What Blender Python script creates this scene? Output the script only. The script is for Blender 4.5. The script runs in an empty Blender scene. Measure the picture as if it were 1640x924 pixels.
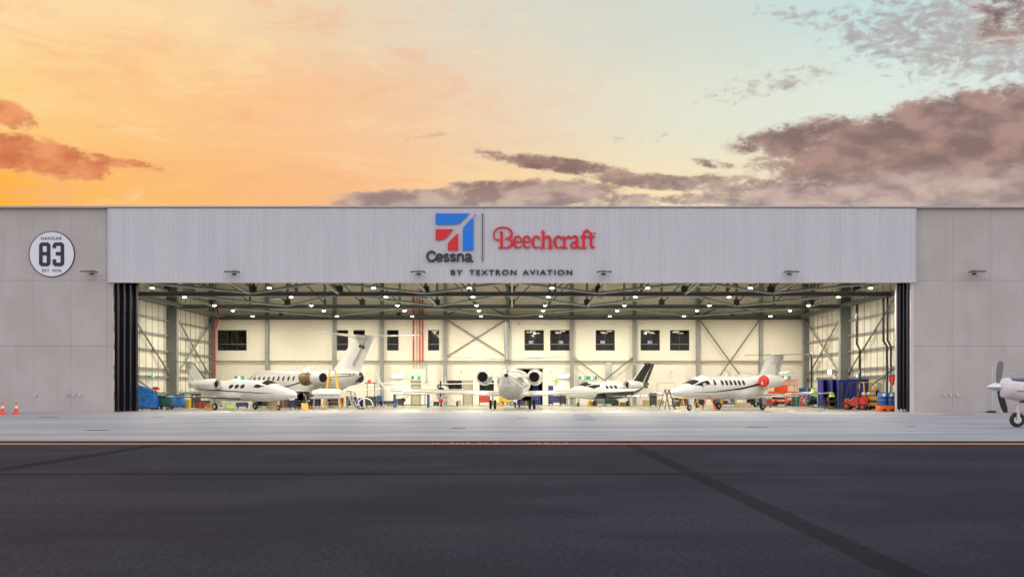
import bpy, bmesh, math, random
from mathutils import Vector, Matrix
random.seed(7)
R = math.radians
F = 2081.0            # focal length in photograph pixels (photo 1640 wide)
CAMY, CAMZ, HOR, CX = -90.0, 1.6, 623.0, 820.0
sc = bpy.context.scene
col = sc.collection

# ------------------------------------------------------------------ camera
cam_d = bpy.data.cameras.new('camera'); cam = bpy.data.objects.new('camera', cam_d); col.objects.link(cam)
cam.location = (0, CAMY, CAMZ); cam.rotation_euler = (R(90), 0, 0)
cam_d.sensor_width = 36; cam_d.lens = 36*F/1640; cam_d.shift_y = (HOR-462)/1640
cam_d.clip_start = .1; cam_d.clip_end = 6000
sc.camera = cam
sc.view_settings.view_transform = 'Standard'; sc.view_settings.look = 'None'
sc.view_settings.gamma = 1; sc.view_settings.exposure = 0; sc.view_settings.use_curve_mapping = False
sc.cycles.max_bounces = 8; sc.cycles.diffuse_bounces = 4; sc.cycles.glossy_bounces = 3
sc.cycles.transmission_bounces = 4; sc.cycles.sample_clamp_indirect = 6
sc.cycles.use_denoising = True

def lin(c):
    f = lambda v: (v/255/12.92) if v/255 <= .04045 else ((v/255+.055)/1.055)**2.4
    return tuple(f(v) for v in c)

# ------------------------------------------------------------------ node helpers
class NG:
    def __init__(s, nt): s.nt = nt; s.n = nt.nodes; s.l = nt.links
    def new(s, t, **k):
        n = s.n.new(t)
        for a, b in k.items(): setattr(n, a, b)
        return n
    def put(s, sock, v):
        if hasattr(v, 'is_output'): s.l.new(v, sock)
        elif isinstance(v, (tuple, list)):
            v = tuple(v)
            if len(sock.default_value) == 4 and len(v) == 3: v += (1,)
            sock.default_value = v
        else: sock.default_value = v
    def m(s, op, a, b=0.0, c=None, clamp=False):
        n = s.new('ShaderNodeMath', operation=op, use_clamp=clamp)
        s.put(n.inputs[0], a); s.put(n.inputs[1], b)
        if c is not None: s.put(n.inputs[2], c)
        return n.outputs[0]
    def ss(s, v, a, b, lo=0., hi=1.):
        n = s.new('ShaderNodeMapRange', interpolation_type='SMOOTHSTEP')
        s.put(n.inputs[0], v)
        for i, q in enumerate((a, b, lo, hi)): n.inputs[i+1].default_value = q
        return n.outputs[0]
    def mix(s, f, a, b, mode='MIX'):
        n = s.new('ShaderNodeMix', data_type='RGBA', blend_type=mode)
        s.put(n.inputs[0], f); s.put(n.inputs[6], a); s.put(n.inputs[7], b)
        return n.outputs[2]
    def ramp(s, f, stops):
        n = s.new('ShaderNodeValToRGB'); s.put(n.inputs[0], f); e = n.color_ramp.elements
        while len(e) < len(stops): e.new(.5)
        for q, (p, c) in zip(e, stops):
            q.position = p; q.color = tuple(c)+(1,)
        return n.outputs[0]
    def noise(s, vec, scale, detail=4, rough=.5, dist=0.):
        n = s.new('ShaderNodeTexNoise'); s.put(n.inputs['Vector'], vec)
        n.inputs['Scale'].default_value = scale; n.inputs['Detail'].default_value = detail
        n.inputs['Roughness'].default_value = rough; n.inputs['Distortion'].default_value = dist
        return n.outputs[0]
    def xyz(s, x, y, z):
        n = s.new('ShaderNodeCombineXYZ'); s.put(n.inputs[0], x); s.put(n.inputs[1], y); s.put(n.inputs[2], z)
        return n.outputs[0]

# ------------------------------------------------------------------ sky
SUN_EL, SUN_AZ = 2.0, -32.0       # low sun setting beyond the left end of the hangar
w = bpy.data.worlds.new('World'); sc.world = w; w.use_nodes = True
g = NG(w.node_tree); g.n.clear()
tc = g.new('ShaderNodeTexCoord'); sep = g.new('ShaderNodeSeparateXYZ'); g.l.new(tc.outputs['Generated'], sep.inputs[0])
az = g.m('MULTIPLY', g.m('ARCTAN2', sep.outputs[0], sep.outputs[1]), 180/math.pi)       # degrees, 0 = straight over the hangar
el = g.m('MULTIPLY', g.m('ARCSINE', sep.outputs[2]), 180/math.pi)
azn = g.m('DIVIDE', g.m('ADD', az, 25.), 50., clamp=True)
def AE(px, py):
    x, z = (px-CX)/F, (HOR-py)/F
    return math.degrees(math.atan(x)), math.degrees(math.atan2(z, math.hypot(1, x)))
def A(px): return (AE(px, 200)[0]+25)/50
low = g.ramp(azn, [(A(0), lin((255,180,62))), (A(90), lin((254,188,94))), (A(300), lin((253,190,118))), (A(560), lin((251,192,138))), (A(860), lin((252,222,168))), (A(1100), lin((250,230,186))), (A(1400), lin((246,232,206))), (A(1640), lin((240,232,214)))])
mid = g.ramp(azn, [(A(0), lin((254,212,140))), (A(200), lin((253,203,138))), (A(450), lin((251,198,146))), (A(650), lin((243,203,164))), (A(900), lin((234,220,196))), (A(1100), lin((228,228,208))), (A(1400), lin((224,234,222))), (A(1640), lin((222,234,230)))])
top = g.ramp(azn, [(A(0), lin((254,224,172))), (A(250), lin((252,218,168))), (A(500), lin((238,212,178))), (A(700), lin((226,216,196))), (A(900), lin((217,216,202))), (A(1150), lin((209,219,210))), (A(1400), lin((198,224,226))), (A(1640), lin((206,226,228)))])
e0, e1, e2 = AE(820, 325)[1], AE(820, 190)[1], AE(820, 15)[1]
front = g.mix(g.ss(el, e0, e1), low, mid)
front = g.mix(g.ss(el, e1, e2), front, top)
vec = g.xyz(g.m('MULTIPLY', az, .55), el, 0.)
bn = g.noise(g.xyz(g.m('MULTIPLY', az, .25), g.m('MULTIPLY', el, .9), 4.), .45, 3, .5)
front = g.mix(g.m('MULTIPLY', g.ss(bn, .42, .68), g.ss(az, 6., -4., 0., .16)), front, lin((250,184,132)))
hz = g.noise(g.xyz(g.m('MULTIPLY', az, .16), g.m('MULTIPLY', el, .55), 9.), 1.3, 7, .62, .6)
hz2 = g.noise(g.xyz(g.m('MULTIPLY', az, .22), g.m('MULTIPLY', el, .42), 21.), 2.2, 8, .66, .4)
lft = g.ss(az, 8., -6.)
front = g.mix(g.m('MULTIPLY', g.ss(hz, .50, .68), g.m('MULTIPLY', lft, .42)), front, lin((246,176,132)))
front = g.mix(g.m('MULTIPLY', g.ss(hz, .48, .32), g.m('MULTIPLY', lft, .45)), front, lin((255,226,172)))
front = g.mix(g.m('MULTIPLY', g.ss(hz2, .50, .70), .20), front, g.mix(lft, lin((214,198,186)), lin((240,186,150))))
# clouds: noise pushed up by soft masks
warp = g.new('ShaderNodeTexNoise'); g.put(warp.inputs['Vector'], vec); warp.inputs['Scale'].default_value = .9; warp.inputs['Detail'].default_value = 3
vm = g.new('ShaderNodeVectorMath', operation='MULTIPLY_ADD'); g.l.new(warp.outputs['Color'], vm.inputs[0]); vm.inputs[1].default_value = (.9, .6, 0); g.l.new(vec, vm.inputs[2])
n1 = g.noise(vm.outputs[0], 1.15, 10, .60)
n2 = g.noise(vm.outputs[0], 2.9, 8, .58)
n3 = g.noise(vec, 7.5, 6, .6)
def blobs(lst):
    acc = None
    for (px, py, rx, ry, amp, rot) in lst:
        a0, b0 = AE(px, py); k = math.degrees(1/F)
        dx = g.m('SUBTRACT', az, a0); dy = g.m('SUBTRACT', el, b0); c, s_ = math.cos(R(rot)), math.sin(R(rot))
        u = g.m('DIVIDE', g.m('ADD', g.m('MULTIPLY', dx, c), g.m('MULTIPLY', dy, s_)), rx*k)
        v = g.m('DIVIDE', g.m('SUBTRACT', g.m('MULTIPLY', dy, c), g.m('MULTIPLY', dx, s_)), ry*k)
        d2 = g.m('ADD', g.m('MULTIPLY', u, u), g.m('MULTIPLY', v, v))
        b = g.m('MULTIPLY', g.ss(d2, 0., 1.6, 1., 0.), amp)
        acc = b if acc is None else g.m('MAXIMUM', acc, b)
    return acc
dense = blobs([(1570,225,370,84,1.,6), (1330,228,170,44,.80,2), (1620,300,470,52,.86,0), (1380,305,250,42,.84,4), (1190,298,120,22,.72,-6), (1150,318,130,14,.66,0),
               (890,263,165,16,.72,-7), (1050,291,150,17,.72,-6), (1140,262,50,10,.6,-10), (850,312,170,28,.92,2), (660,320,170,20,.86,2), (980,322,120,14,.7,0), (770,300,70,14,.7,0),
               (10,183,55,24,.78,-14), (30,245,165,34,.82,-9), (170,258,120,12,.58,-6),
               (1255,243,60,16,.60,0), (1640,20,110,60,.62,0)])
thin = blobs([(1560,60,280,80,.72,-8), (1230,135,160,30,.52,8), (1360,40,230,22,.55,-12), (1560,120,170,40,.50,0), (1620,160,120,40,.5,0),
              (685,218,60,7,.56,8), (1030,222,90,12,.46,4), (150,200,60,7,.46,0), (1090,60,90,16,.34,-8)])
dc = g.ss(g.m('ADD', g.m('MULTIPLY', n1, .95), g.m('ADD', dense, g.m('ADD', g.m('MULTIPLY', n2, .55), g.m('MULTIPLY', n3, .34)))), 1.20, 1.68)
dt = g.m('MULTIPLY', g.ss(g.m('ADD', g.m('MULTIPLY', n2, 1.3), thin), 1.06, 1.46), .70)
shade = g.noise(vm.outputs[0], .95, 5, .5)
cr = g.mix(g.ss(shade, .38, .64), lin((128,100,98)), lin((172,136,126)))
crl = g.mix(g.ss(shade, .36, .62), lin((150,128,128)), lin((200,176,166)))
cr = g.mix(g.ss(el, AE(820,270)[1], AE(820,320)[1]), cr, crl)
cl = g.mix(g.ss(shade, .36, .64), lin((204,112,78)), lin((240,156,106)))
ccol = g.mix(g.ss(az, -14., -6.), cl, cr)
edge = g.mix(g.ss(az, -14., -4.), lin((250,180,120)), lin((214,190,176)))
ccol = g.mix(g.ss(dc, .15, .75), edge, ccol)
front = g.mix(g.m('MULTIPLY', dt, 1.), front, g.mix(g.ss(az, -6., 4.), lin((238,176,134)), lin((164,148,146))))
front = g.mix(g.m('MULTIPLY', dc, .94), front, ccol)
# the rest of the dome: Nishita dusk sky plus the even lavender of a high overcast behind the camera
nish = g.new('ShaderNodeTexSky', sky_type='NISHITA'); nish.sun_disc = False
nish.sun_elevation = R(SUN_EL); nish.sun_rotation = R(SUN_AZ); nish.air_density = 1.2; nish.dust_density = 1.5
nis = g.mix(1., nish.outputs[0], (.10, .10, .10), 'MULTIPLY')
rearc = g.mix(g.ss(el, 5., 60.), (1.17, 1.07, 1.095), (.84, .865, 1.03))
rear = g.mix(1., rearc, nis, 'ADD')
absaz = g.m('ABSOLUTE', az)
back = g.m('MAXIMUM', g.ss(absaz, 30., 80.), g.ss(el, 22., 50.))
skyc = g.mix(back, front, rear)
skyc = g.mix(g.ss(el, 0., -4.), skyc, (.10, .10, .11))
bg = g.new('ShaderNodeBackground'); g.l.new(skyc, bg.inputs[0]); bg.inputs[1].default_value = 1.0
out = g.new('ShaderNodeOutputWorld'); g.l.new(bg.outputs[0], out.inputs[0])

sd = bpy.data.lights.new('sun', 'SUN'); sd.energy = .6; sd.angle = R(8); sd.color = (1, .62, .35)
so = bpy.data.objects.new('sun', sd); col.objects.link(so)
so.rotation_euler = (R(90-SUN_EL), 0, R(180-SUN_AZ-180))
_d = Vector((math.sin(R(SUN_AZ))*math.cos(R(SUN_EL)), math.cos(R(SUN_AZ))*math.cos(R(SUN_EL)), math.sin(R(SUN_EL))))
so.rotation_euler = _d.to_track_quat('Z', 'Y').to_euler()

# ------------------------------------------------------------------ helpers
def XZ(px, py, D):
    return (px-CX)*D/F, CAMZ+(HOR-py)*D/F
def PX(px, D): return (px-CX)*D/F
def tag(o, label=None, cat=None, group=None, kind=None):
    if label: o['label'] = label
    if cat: o['category'] = cat
    if group: o['group'] = group
    if kind: o['kind'] = kind
    return o
def empty(name, loc=(0,0,0), rz=0, label=None, cat=None, group=None):
    o = bpy.data.objects.new(name, None); o.empty_display_size = .3; col.objects.link(o)
    o.location = loc; o.rotation_euler = (0, 0, rz)
    return tag(o, label, cat, group)
def copy_tree(o, parent=None):
    c = o.copy(); col.objects.link(c)
    if parent: c.parent = parent
    for ch in list(o.children): copy_tree(ch, c)
    return c

class MB:
    def __init__(s): s.v = []; s.f = []; s.mi = []; s.cur = 0
    def add(s, vs, fs):
        n = len(s.v); s.v += [tuple(q) for q in vs]
        for f in fs: s.f.append(tuple(i+n for i in f)); s.mi.append(s.cur)
        return s
    def box(s, a, b, bev=0.):
        x0, x1 = sorted((a[0], b[0])); y0, y1 = sorted((a[1], b[1])); z0, z1 = sorted((a[2], b[2]))
        if bev <= 0:
            vs = [(x,y,z) for x in (x0,x1) for y in (y0,y1) for z in (z0,z1)]
            return s.add(vs, [(0,1,3,2),(4,6,7,5),(0,4,5,1),(2,3,7,6),(0,2,6,4),(1,5,7,3)])
        bm = bmesh.new(); bmesh.ops.create_cube(bm, size=1)
        for v in bm.verts: v.co = Vector(((x0+x1)/2+v.co.x*(x1-x0), (y0+y1)/2+v.co.y*(y1-y0), (z0+z1)/2+v.co.z*(z1-z0)))
        bmesh.ops.bevel(bm, geom=list(bm.edges), offset=bev, segments=2, affect='EDGES')
        bm.verts.index_update()
        s.add([v.co[:] for v in bm.verts], [tuple(v.index for v in f.verts) for f in bm.faces]); bm.free(); return s
    def bar(s, p, q, w_, h, up=(0,0,1)):
        p, q = Vector(p), Vector(q); d = (q-p).normalized(); u = Vector(up)
        if abs(d.dot(u)) > .98: u = Vector((0,1,0))
        r = d.cross(u).normalized(); u = r.cross(d).normalized(); r *= w_/2; u *= h/2
        vs = [p-r-u, p+r-u, p+r+u, p-r+u, q-r-u, q+r-u, q+r+u, q-r+u]
        return s.add(vs, [(0,1,2,3),(7,6,5,4),(0,4,5,1),(1,5,6,2),(2,6,7,3),(3,7,4,0)])
    def tube(s, pts, r, n=8, r2=None, cap=True):
        pts = [Vector(p) for p in pts]; N = len(pts); rings = []
        for i, p in enumerate(pts):
            d = (pts[min(i+1, N-1)]-pts[max(i-1, 0)]).normalized()
            u = Vector((0,0,1)) if abs(d.z) < .9 else Vector((0,1,0))
            a = d.cross(u).normalized(); b = a.cross(d).normalized()
            rr = r if r2 is None else r+(r2-r)*i/(N-1)
            rings.append([p+a*rr*math.cos(2*math.pi*k/n)+b*rr*math.sin(2*math.pi*k/n) for k in range(n)])
        return s.rings(rings, cap)
    def rings(s, rings, cap=True, close=True):
        n = len(rings[0]); vs = [p for r_ in rings for p in r_]; fs = []
        for i in range(len(rings)-1):
            for k in range(n if close else n-1):
                k2 = (k+1) % n; fs.append((i*n+k, i*n+k2, (i+1)*n+k2, (i+1)*n+k))
        if cap: fs.append(tuple(range(n-1, -1, -1))); fs.append(tuple((len(rings)-1)*n+k for k in range(n)))
        return s.add(vs, fs)
    def lathe(s, prof, c=(0,0,0), axis='z', n=20, cap=True):
        """prof: list of (along, radius)"""
        rings = []
        for (h, r_) in prof:
            ring = []
            for k in range(n):
                a = 2*math.pi*k/n; u, v = r_*math.cos(a), r_*math.sin(a)
                ring.append({'z': (c[0]+u, c[1]+v, c[2]+h), 'x': (c[0]+h, c[1]+u, c[2]+v), 'y': (c[0]+u, c[1]+h, c[2]+v)}[axis])
            rings.append(ring)
        return s.rings(rings, cap)
    def prism(s, poly, y0, y1):
        """polygon in x,z extruded along y"""
        n = len(poly); vs = [(x, y0, z) for x, z in poly]+[(x, y1, z) for x, z in poly]
        fs = [tuple(range(n)), tuple(range(2*n-1, n-1, -1))]+[(i, i+n, (i+1) % n+n, (i+1) % n) for i in range(n)]
        return s.add(vs, fs)
    def build(s, name, mat, parent=None, smooth=False, loc=None, rz=0):
        me = bpy.data.meshes.new(name); me.from_pydata(s.v, [], s.f)
        mats = mat if isinstance(mat, (list, tuple)) else [mat]
        for m_ in mats: me.materials.append(m_)
        if len(mats) > 1: me.polygons.foreach_set('material_index', s.mi)
        bm = bmesh.new(); bm.from_mesh(me); bmesh.ops.recalc_face_normals(bm, faces=bm.faces); bm.to_mesh(me); bm.free()
        if smooth:
            me.polygons.foreach_set('use_smooth', [True]*len(me.polygons))
            me.set_sharp_from_angle(angle=R(42))
        me.update()
        o = bpy.data.objects.new(name, me); col.objects.link(o)
        if parent: o.parent = parent
        if loc is not None: o.location = loc
        if rz: o.rotation_euler = (0, 0, rz)
        return o
def box(a, b, bev=0.): return MB().box(a, b, bev)

# ------------------------------------------------------------------ materials
def mat(name, c, rough=.5, metal=0., var=.12, scale=3., bump=0., bscale=30., coat=0., stretch=(1,1,1), emit=None, es=0., spec=.5):
    m_ = bpy.data.materials.new(name); m_.use_nodes = True; q = NG(m_.node_tree); b = q.n['Principled BSDF']
    b.inputs['Roughness'].default_value = rough; b.inputs['Metallic'].default_value = metal
    b.inputs['Coat Weight'].default_value = coat; b.inputs['Specular IOR Level'].default_value = spec
    t = q.new('ShaderNodeTexCoord'); mp = q.new('ShaderNodeMapping'); q.l.new(t.outputs['Object'], mp.inputs[0]); mp.inputs['Scale'].default_value = stretch
    n = q.noise(mp.outputs[0], scale, 5, .6)
    d = tuple(v*(1-var) for v in c); e = tuple(min(1, v*(1+var)) for v in c)
    q.l.new(q.mix(q.ss(n, .3, .7), d, e), b.inputs['Base Color'])
    if bump:
        bn_ = q.noise(t.outputs['Object'], bscale, 3, .6); bp = q.new('ShaderNodeBump'); bp.inputs['Strength'].default_value = bump; bp.inputs['Distance'].default_value = .02
        q.l.new(bn_, bp.inputs['Height']); q.l.new(bp.outputs[0], b.inputs['Normal'])
    if emit:
        b.inputs['Emission Color'].default_value = tuple(emit)+(1,); b.inputs['Emission Strength'].default_value = es
    return m_
M = {}
M['white'] = mat('aircraft_white_paint', (.70,.71,.71), .20, var=.03, scale=1.2, coat=.5)
M['cream'] = mat('cream_white_paint', (.68,.67,.63), .35, var=.04)
M['satin'] = mat('bare_primer_grey', (.55,.56,.55), .4, var=.08)
M['black'] = mat('black_rubber', (.02,.02,.022), .55, var=.3)
M['gloss_black'] = mat('gloss_black_paint', (.012,.013,.018), .15, coat=.5)
M['glass'] = mat('cockpit_glass', (.03,.028,.026), .08, var=.3, scale=2)
M['alu'] = mat('polished_metal', (.75,.75,.76), .22, 1., var=.05)
M['dark'] = mat('dark_cavity', (.008,.008,.008), .9)
M['steel'] = mat('grey_steel_paint', (.155,.165,.155), .5, var=.12, scale=1.5)
M['steel_lt'] = mat('light_steel_tube', (.265,.275,.255), .45, var=.12, scale=1.5)
M['steel_dk'] = mat('dark_steel_bracket', (.05,.053,.05), .55)
M['red'] = mat('red_paint', (.55,.025,.02), .4, var=.15)
M['pipe_red'] = mat('fire_pipe_red', (.50,.06,.035), .45, var=.18)
M['orange'] = mat('orange_paint', (.75,.14,.02), .45, var=.15)
M['cone'] = mat('cone_orange', (.9,.08,.02), .5, var=.08)
M['yellow'] = mat('yellow_paint', (.72,.43,.02), .42, var=.12)
M['blue'] = mat('blue_paint', (.010,.02,.20), .42, var=.15)
M['tarp'] = mat('blue_tarpaulin', (.01,.13,.48), .38, var=.45, scale=4, bump=.8, bscale=5)
M['bluesteel'] = mat('blue_bench_steel', (.03,.08,.32), .45)
M['drumblue'] = mat('blue_plastic_drum', (.02,.09,.33), .4)
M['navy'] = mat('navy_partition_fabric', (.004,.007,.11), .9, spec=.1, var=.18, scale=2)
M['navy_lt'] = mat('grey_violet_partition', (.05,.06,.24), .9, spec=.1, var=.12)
M['teal'] = mat('teal_machine_paint', (.02,.12,.12), .4, var=.25)
M['green'] = mat('green_paint', (.02,.14,.06), .5)
M['lime'] = mat('high_visibility_fabric', (.50,.85,.02), .7, var=.12)
M['tan'] = mat('cardboard', (.50,.36,.18), .8)
M['khaki'] = mat('khaki_door_paint', (.44,.42,.29), .5, var=.05)
M['brown'] = mat('brown_wood', (.16,.08,.05), .6)
M['bronze'] = mat('engine_brown_metal', (.28,.20,.11), .4, .5, var=.5, scale=9)
M['galv'] = mat('galvanised_steel', (.50,.52,.53), .38, .7, var=.15)
M['white_plastic'] = mat('white_plastic', (.75,.75,.73), .5)
M['tape'] = mat('reflective_white', (.85,.85,.85), .4)
M['greensign'] = mat('green_sign_face', (.01,.32,.13), .5, emit=(.03,.40,.25), es=.25)
M['whitesign'] = mat('lit_white_sign', (.8,.8,.8), .5, emit=(.8,1,.9), es=.7)
M['logo_blue'] = mat('sign_blue', (.0,.20,.76), .45, var=.03)
M['logo_red'] = mat('sign_red', (.74,.012,.022), .45, var=.03)
M['logo_dark'] = mat('sign_charcoal', lin((40,42,56)), .45, var=.05)
M['disc'] = mat('sign_white_disc', (.80,.80,.86), .4, var=.02)
M['lens'] = mat('lamp_lens', (.9,.9,.85), .4, emit=(1,.93,.74), es=30.)
M['glow'] = mat('wall_lamp_lens', (.9,.9,.85), .4, emit=(1,.95,.82), es=5.)
M['officelight'] = mat('office_lamp', (.9,.9,.85), .4, emit=(1,.85,.55), es=2.5)
M['officescreen'] = mat('office_screen', (.6,.6,.6), .4, emit=(.75,.85,1), es=.7)
M['int_wall'] = mat('cream_liner_panel', (.82,.77,.65), .65, var=.03, scale=.6)
M['int_low'] = mat('cream_lower_wall', (.82,.78,.67), .6, var=.03, scale=.6)
M['roof'] = mat('roof_sheet', (.30,.29,.26), .6, var=.1)
M['door'] = mat('hangar_door_skin', (.006,.0065,.011), .7, var=.25, scale=.8, spec=.15)
M['jamb'] = mat('cream_jamb_flashing', (.62,.58,.54), .5, var=.04)
M['flash'] = mat('parapet_flashing', (.42,.42,.45), .4, .3, var=.05)
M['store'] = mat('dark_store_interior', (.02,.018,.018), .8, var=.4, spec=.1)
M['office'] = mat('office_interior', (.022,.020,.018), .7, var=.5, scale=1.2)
M['pinkwhite'] = mat('worn_white_paint', (.72,.64,.63), .3, var=.10, coat=.3)
M['navypaint'] = mat('dark_blue_paint', (.012,.035,.085), .25, coat=.3)
# window glass
def glass_mat():
    m_ = bpy.data.materials.new('window_glass'); m_.use_nodes = True; q = NG(m_.node_tree); q.n.clear()
    t = q.new('ShaderNodeBsdfTransparent'); t.inputs[0].default_value = (.60,.60,.58,1); gl = q.new('ShaderNodeBsdfGlossy'); gl.inputs['Roughness'].default_value = .03
    tcn = q.new('ShaderNodeTexCoord'); n = q.noise(tcn.outputs['Object'], 1.5, 2)
    f = q.m('ADD', q.m('MULTIPLY', n, .03), .02); mx = q.new('ShaderNodeMixShader'); q.l.new(f, mx.inputs[0]); q.l.new(t.outputs[0], mx.inputs[1]); q.l.new(gl.outputs[0], mx.inputs[2])
    o = q.new('ShaderNodeOutputMaterial'); q.l.new(mx.outputs[0], o.inputs[0]); return m_
M['pane'] = glass_mat()

def surf(name): 
    m_ = bpy.data.materials.new(name); m_.use_nodes = True; q = NG(m_.node_tree); b = q.n['Principled BSDF']
    t = q.new('ShaderNodeTexCoord'); s_ = q.new('ShaderNodeSeparateXYZ'); q.l.new(t.outputs['Object'], s_.inputs[0])
    return m_, q, b, t.outputs['Object'], s_.outputs
def strip(q, d, half, soft):            # 1 inside |d|<half
    return q.ss(q.m('ABSOLUTE', d), half+soft, half)

# asphalt with sealed lane joints
m_, q, b, P, (x, y, z) = surf('asphalt')
spk = q.noise(P, 17., 6, .85); spk2 = q.noise(P, 9., 4, .7); big = q.noise(P, .22, 4, .55)
mp = q.new('ShaderNodeMapping'); q.l.new(P, mp.inputs[0]); mp.inputs['Scale'].default_value = (.05, .6, 1); stk = q.noise(mp.outputs[0], 1., 5, .6)
c = q.mix(q.ss(spk, .35, .66), (.007,.007,.011), (.062,.058,.078))
c = q.mix(q.ss(spk, .62, .70), c, (.24,.22,.23))
c = q.mix(q.m('MULTIPLY', q.ss(big, .38, .60), .55), c, (.024,.023,.031))
c = q.mix(q.m('MULTIPLY', q.ss(stk, .45, .70), .5), c, (.022,.020,.026)); c = q.mix(q.m('MULTIPLY', q.m('MULTIPLY', q.ss(big, .55, .40), q.ss(spk2, .35, .6)), .3), c, (.058,.056,.068))
wob = q.m('MULTIPLY', q.m('SUBTRACT', spk2, .5), .22)
band = strip(q, q.m('ADD', q.m('SUBTRACT', x, 3.42), wob), .15, .06)
band2 = q.m('MULTIPLY', strip(q, q.m('ADD', q.m('ADD', x, 10.15), wob), .20, .08), q.ss(y, -66.5, -64.))
line = q.m('MULTIPLY', strip(q, q.m('ADD', q.m('ADD', y, 65.5), q.m('MULTIPLY', wob, .5)), .20, .12), q.ss(x, 3.5, 3.2, .25, 1.))
seam3 = q.m('MULTIPLY', strip(q, q.m('ADD', q.m('ADD', y, 73.1), wob), .05, .10), .25)
pat = q.m('MULTIPLY', q.m('MULTIPLY', strip(q, q.m('ADD', x, 2.7), 1.0, .9), strip(q, q.m('ADD', y, 65.2), .1, .6)), q.ss(spk2, .42, .6))
dk = q.m('MAXIMUM', q.m('MAXIMUM', q.m('MULTIPLY', band, .62), q.m('MULTIPLY', band2, .8)), q.m('MAXIMUM', q.m('MULTIPLY', line, .75), q.m('MAXIMUM', seam3, q.m('MULTIPLY', pat, .6))))
c = q.mix(q.m('MULTIPLY', dk, .95), c, q.mix(1., c, (.30,.30,.31), 'MULTIPLY'))
q.l.new(c, b.inputs['Base Color']); b.inputs['Roughness'].default_value = .95; b.inputs['Specular IOR Level'].default_value = .05
bp = q.new('ShaderNodeBump'); bp.inputs['Strength'].default_value = .6; bp.inputs['Distance'].default_value = .008; q.l.new(spk, bp.inputs['Height']); q.l.new(bp.outputs[0], b.inputs['Normal'])
M['asphalt'] = m_
# concrete apron
m_, q, b, P, (x, y, z) = surf('apron_concrete')
mp = q.new('ShaderNodeMapping'); q.l.new(P, mp.inputs[0]); mp.inputs['Scale'].default_value = (.06, .35, 1); stk = q.noise(mp.outputs[0], 1., 6, .62)
n = q.noise(P, .5, 6, .65); fine = q.noise(P, 14., 3, .7)
c = q.mix(q.ss(stk, .36, .64), (.215,.22,.24), (.40,.40,.42))
c = q.mix(q.m('MULTIPLY', q.ss(n, .42, .60), .5), c, (.265,.265,.28))
c = q.mix(q.m('MULTIPLY', q.ss(fine, .35, .7), .2), c, (.22,.22,.24))
jx = q.m('ABSOLUTE', q.m('SUBTRACT', q.m('FRACT', q.m('DIVIDE', q.m('ADD', x, 300.), 6.)), .5)); jy = q.m('ABSOLUTE', q.m('SUBTRACT', q.m('FRACT', q.m('DIVIDE', q.m('ADD', y, 300.), 6.25)), .5))
j = q.m('MAXIMUM', q.ss(jx, .497, .4985), q.ss(jy, .493, .496)); c = q.mix(q.m('MULTIPLY', j, .30), c, (.12,.12,.13))
q.l.new(c, b.inputs['Base Color']); b.inputs['Roughness'].default_value = .55
M['concrete'] = m_
# polished hangar floor
m_, q, b, P, (x, y, z) = surf('hangar_floor_epoxy')
n = q.noise(P, .35, 5, .6); c = q.mix(q.ss(n, .35, .65), (.31,.30,.265), (.40,.38,.335))
q.l.new(c, b.inputs['Base Color']); q.l.new(q.ss(q.noise(P, 1.2, 4), .3, .7, .22, .38), b.inputs['Roughness'])
M['floor'] = m_
# precast panel
m_, q, b, P, (x, y, z) = surf('precast_panel_paint')
n = q.noise(P, .35, 5, .6); f2 = q.noise(P, 3., 5, .7)
mp = q.new('ShaderNodeMapping'); q.l.new(P, mp.inputs[0]); mp.inputs['Scale'].default_value = (1.2, 1, .12); st = q.noise(mp.outputs[0], 1.2, 5, .6)
c = q.mix(q.ss(n, .3, .7), (.485,.438,.408), (.55,.503,.477)); c = q.mix(q.m('MULTIPLY', q.ss(f2, .4, .7), .22), c, (.50,.47,.47))
c = q.mix(q.m('MULTIPLY', q.ss(st, .48, .70), .28), c, (.40,.365,.345))
q.l.new(c, b.inputs['Base Color']); b.inputs['Roughness'].default_value = .75; b.inputs['Specular IOR Level'].default_value = .3
M['precast'] = m_
# ribbed cladding
m_, q, b, P, (x, y, z) = surf('ribbed_cladding_paint')
mp = q.new('ShaderNodeMapping'); q.l.new(P, mp.inputs[0]); mp.inputs['Scale'].default_value = (1.3, 1, .05); st = q.noise(mp.outputs[0], 1.3, 5, .7)
n = q.noise(P, .3, 3, .6)
c = q.mix(q.ss(st, .3, .7), (.615,.615,.645), (.675,.67,.70)); c = q.mix(q.m('MULTIPLY', q.ss(n, .4, .65), .3), c, (.62,.61,.64))
q.l.new(c, b.inputs['Base Color']); b.inputs['Roughness'].default_value = .4
M['cladding'] = m_
# painted line
m_, q, b, P, (x, y, z) = surf('road_line_paint')
n = q.noise(P, 6., 4, .7); c = q.mix(q.ss(n, .30, .55), (.45,.16,.04), (.80,.27,.05)); q.l.new(c, b.inputs['Base Color']); b.inputs['Roughness'].default_value = .7
M['linepaint'] = m_
# ------------------------------------------------------------------ ground
def sheet(name, x0, x1, y0, y1, z, m_):
    o = MB().add([(x0,y0,z),(x1,y0,z),(x1,y1,z),(x0,y1,z)], [(0,1,2,3)]).build(name, m_); return tag(o, kind='structure')
sheet('ground', -1500, 1500, -1500, 1500, 0, M['asphalt'])
sheet('concrete_apron', -120, 120, -49.9, .02, .004, M['concrete'])
sheet('hangar_floor', -30.5, 30, .02, 41.7, .004, M['floor'])
sheet('apron_edge_line', -120, 120, -52.35, -51.75, .004, M['linepaint'])
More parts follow.
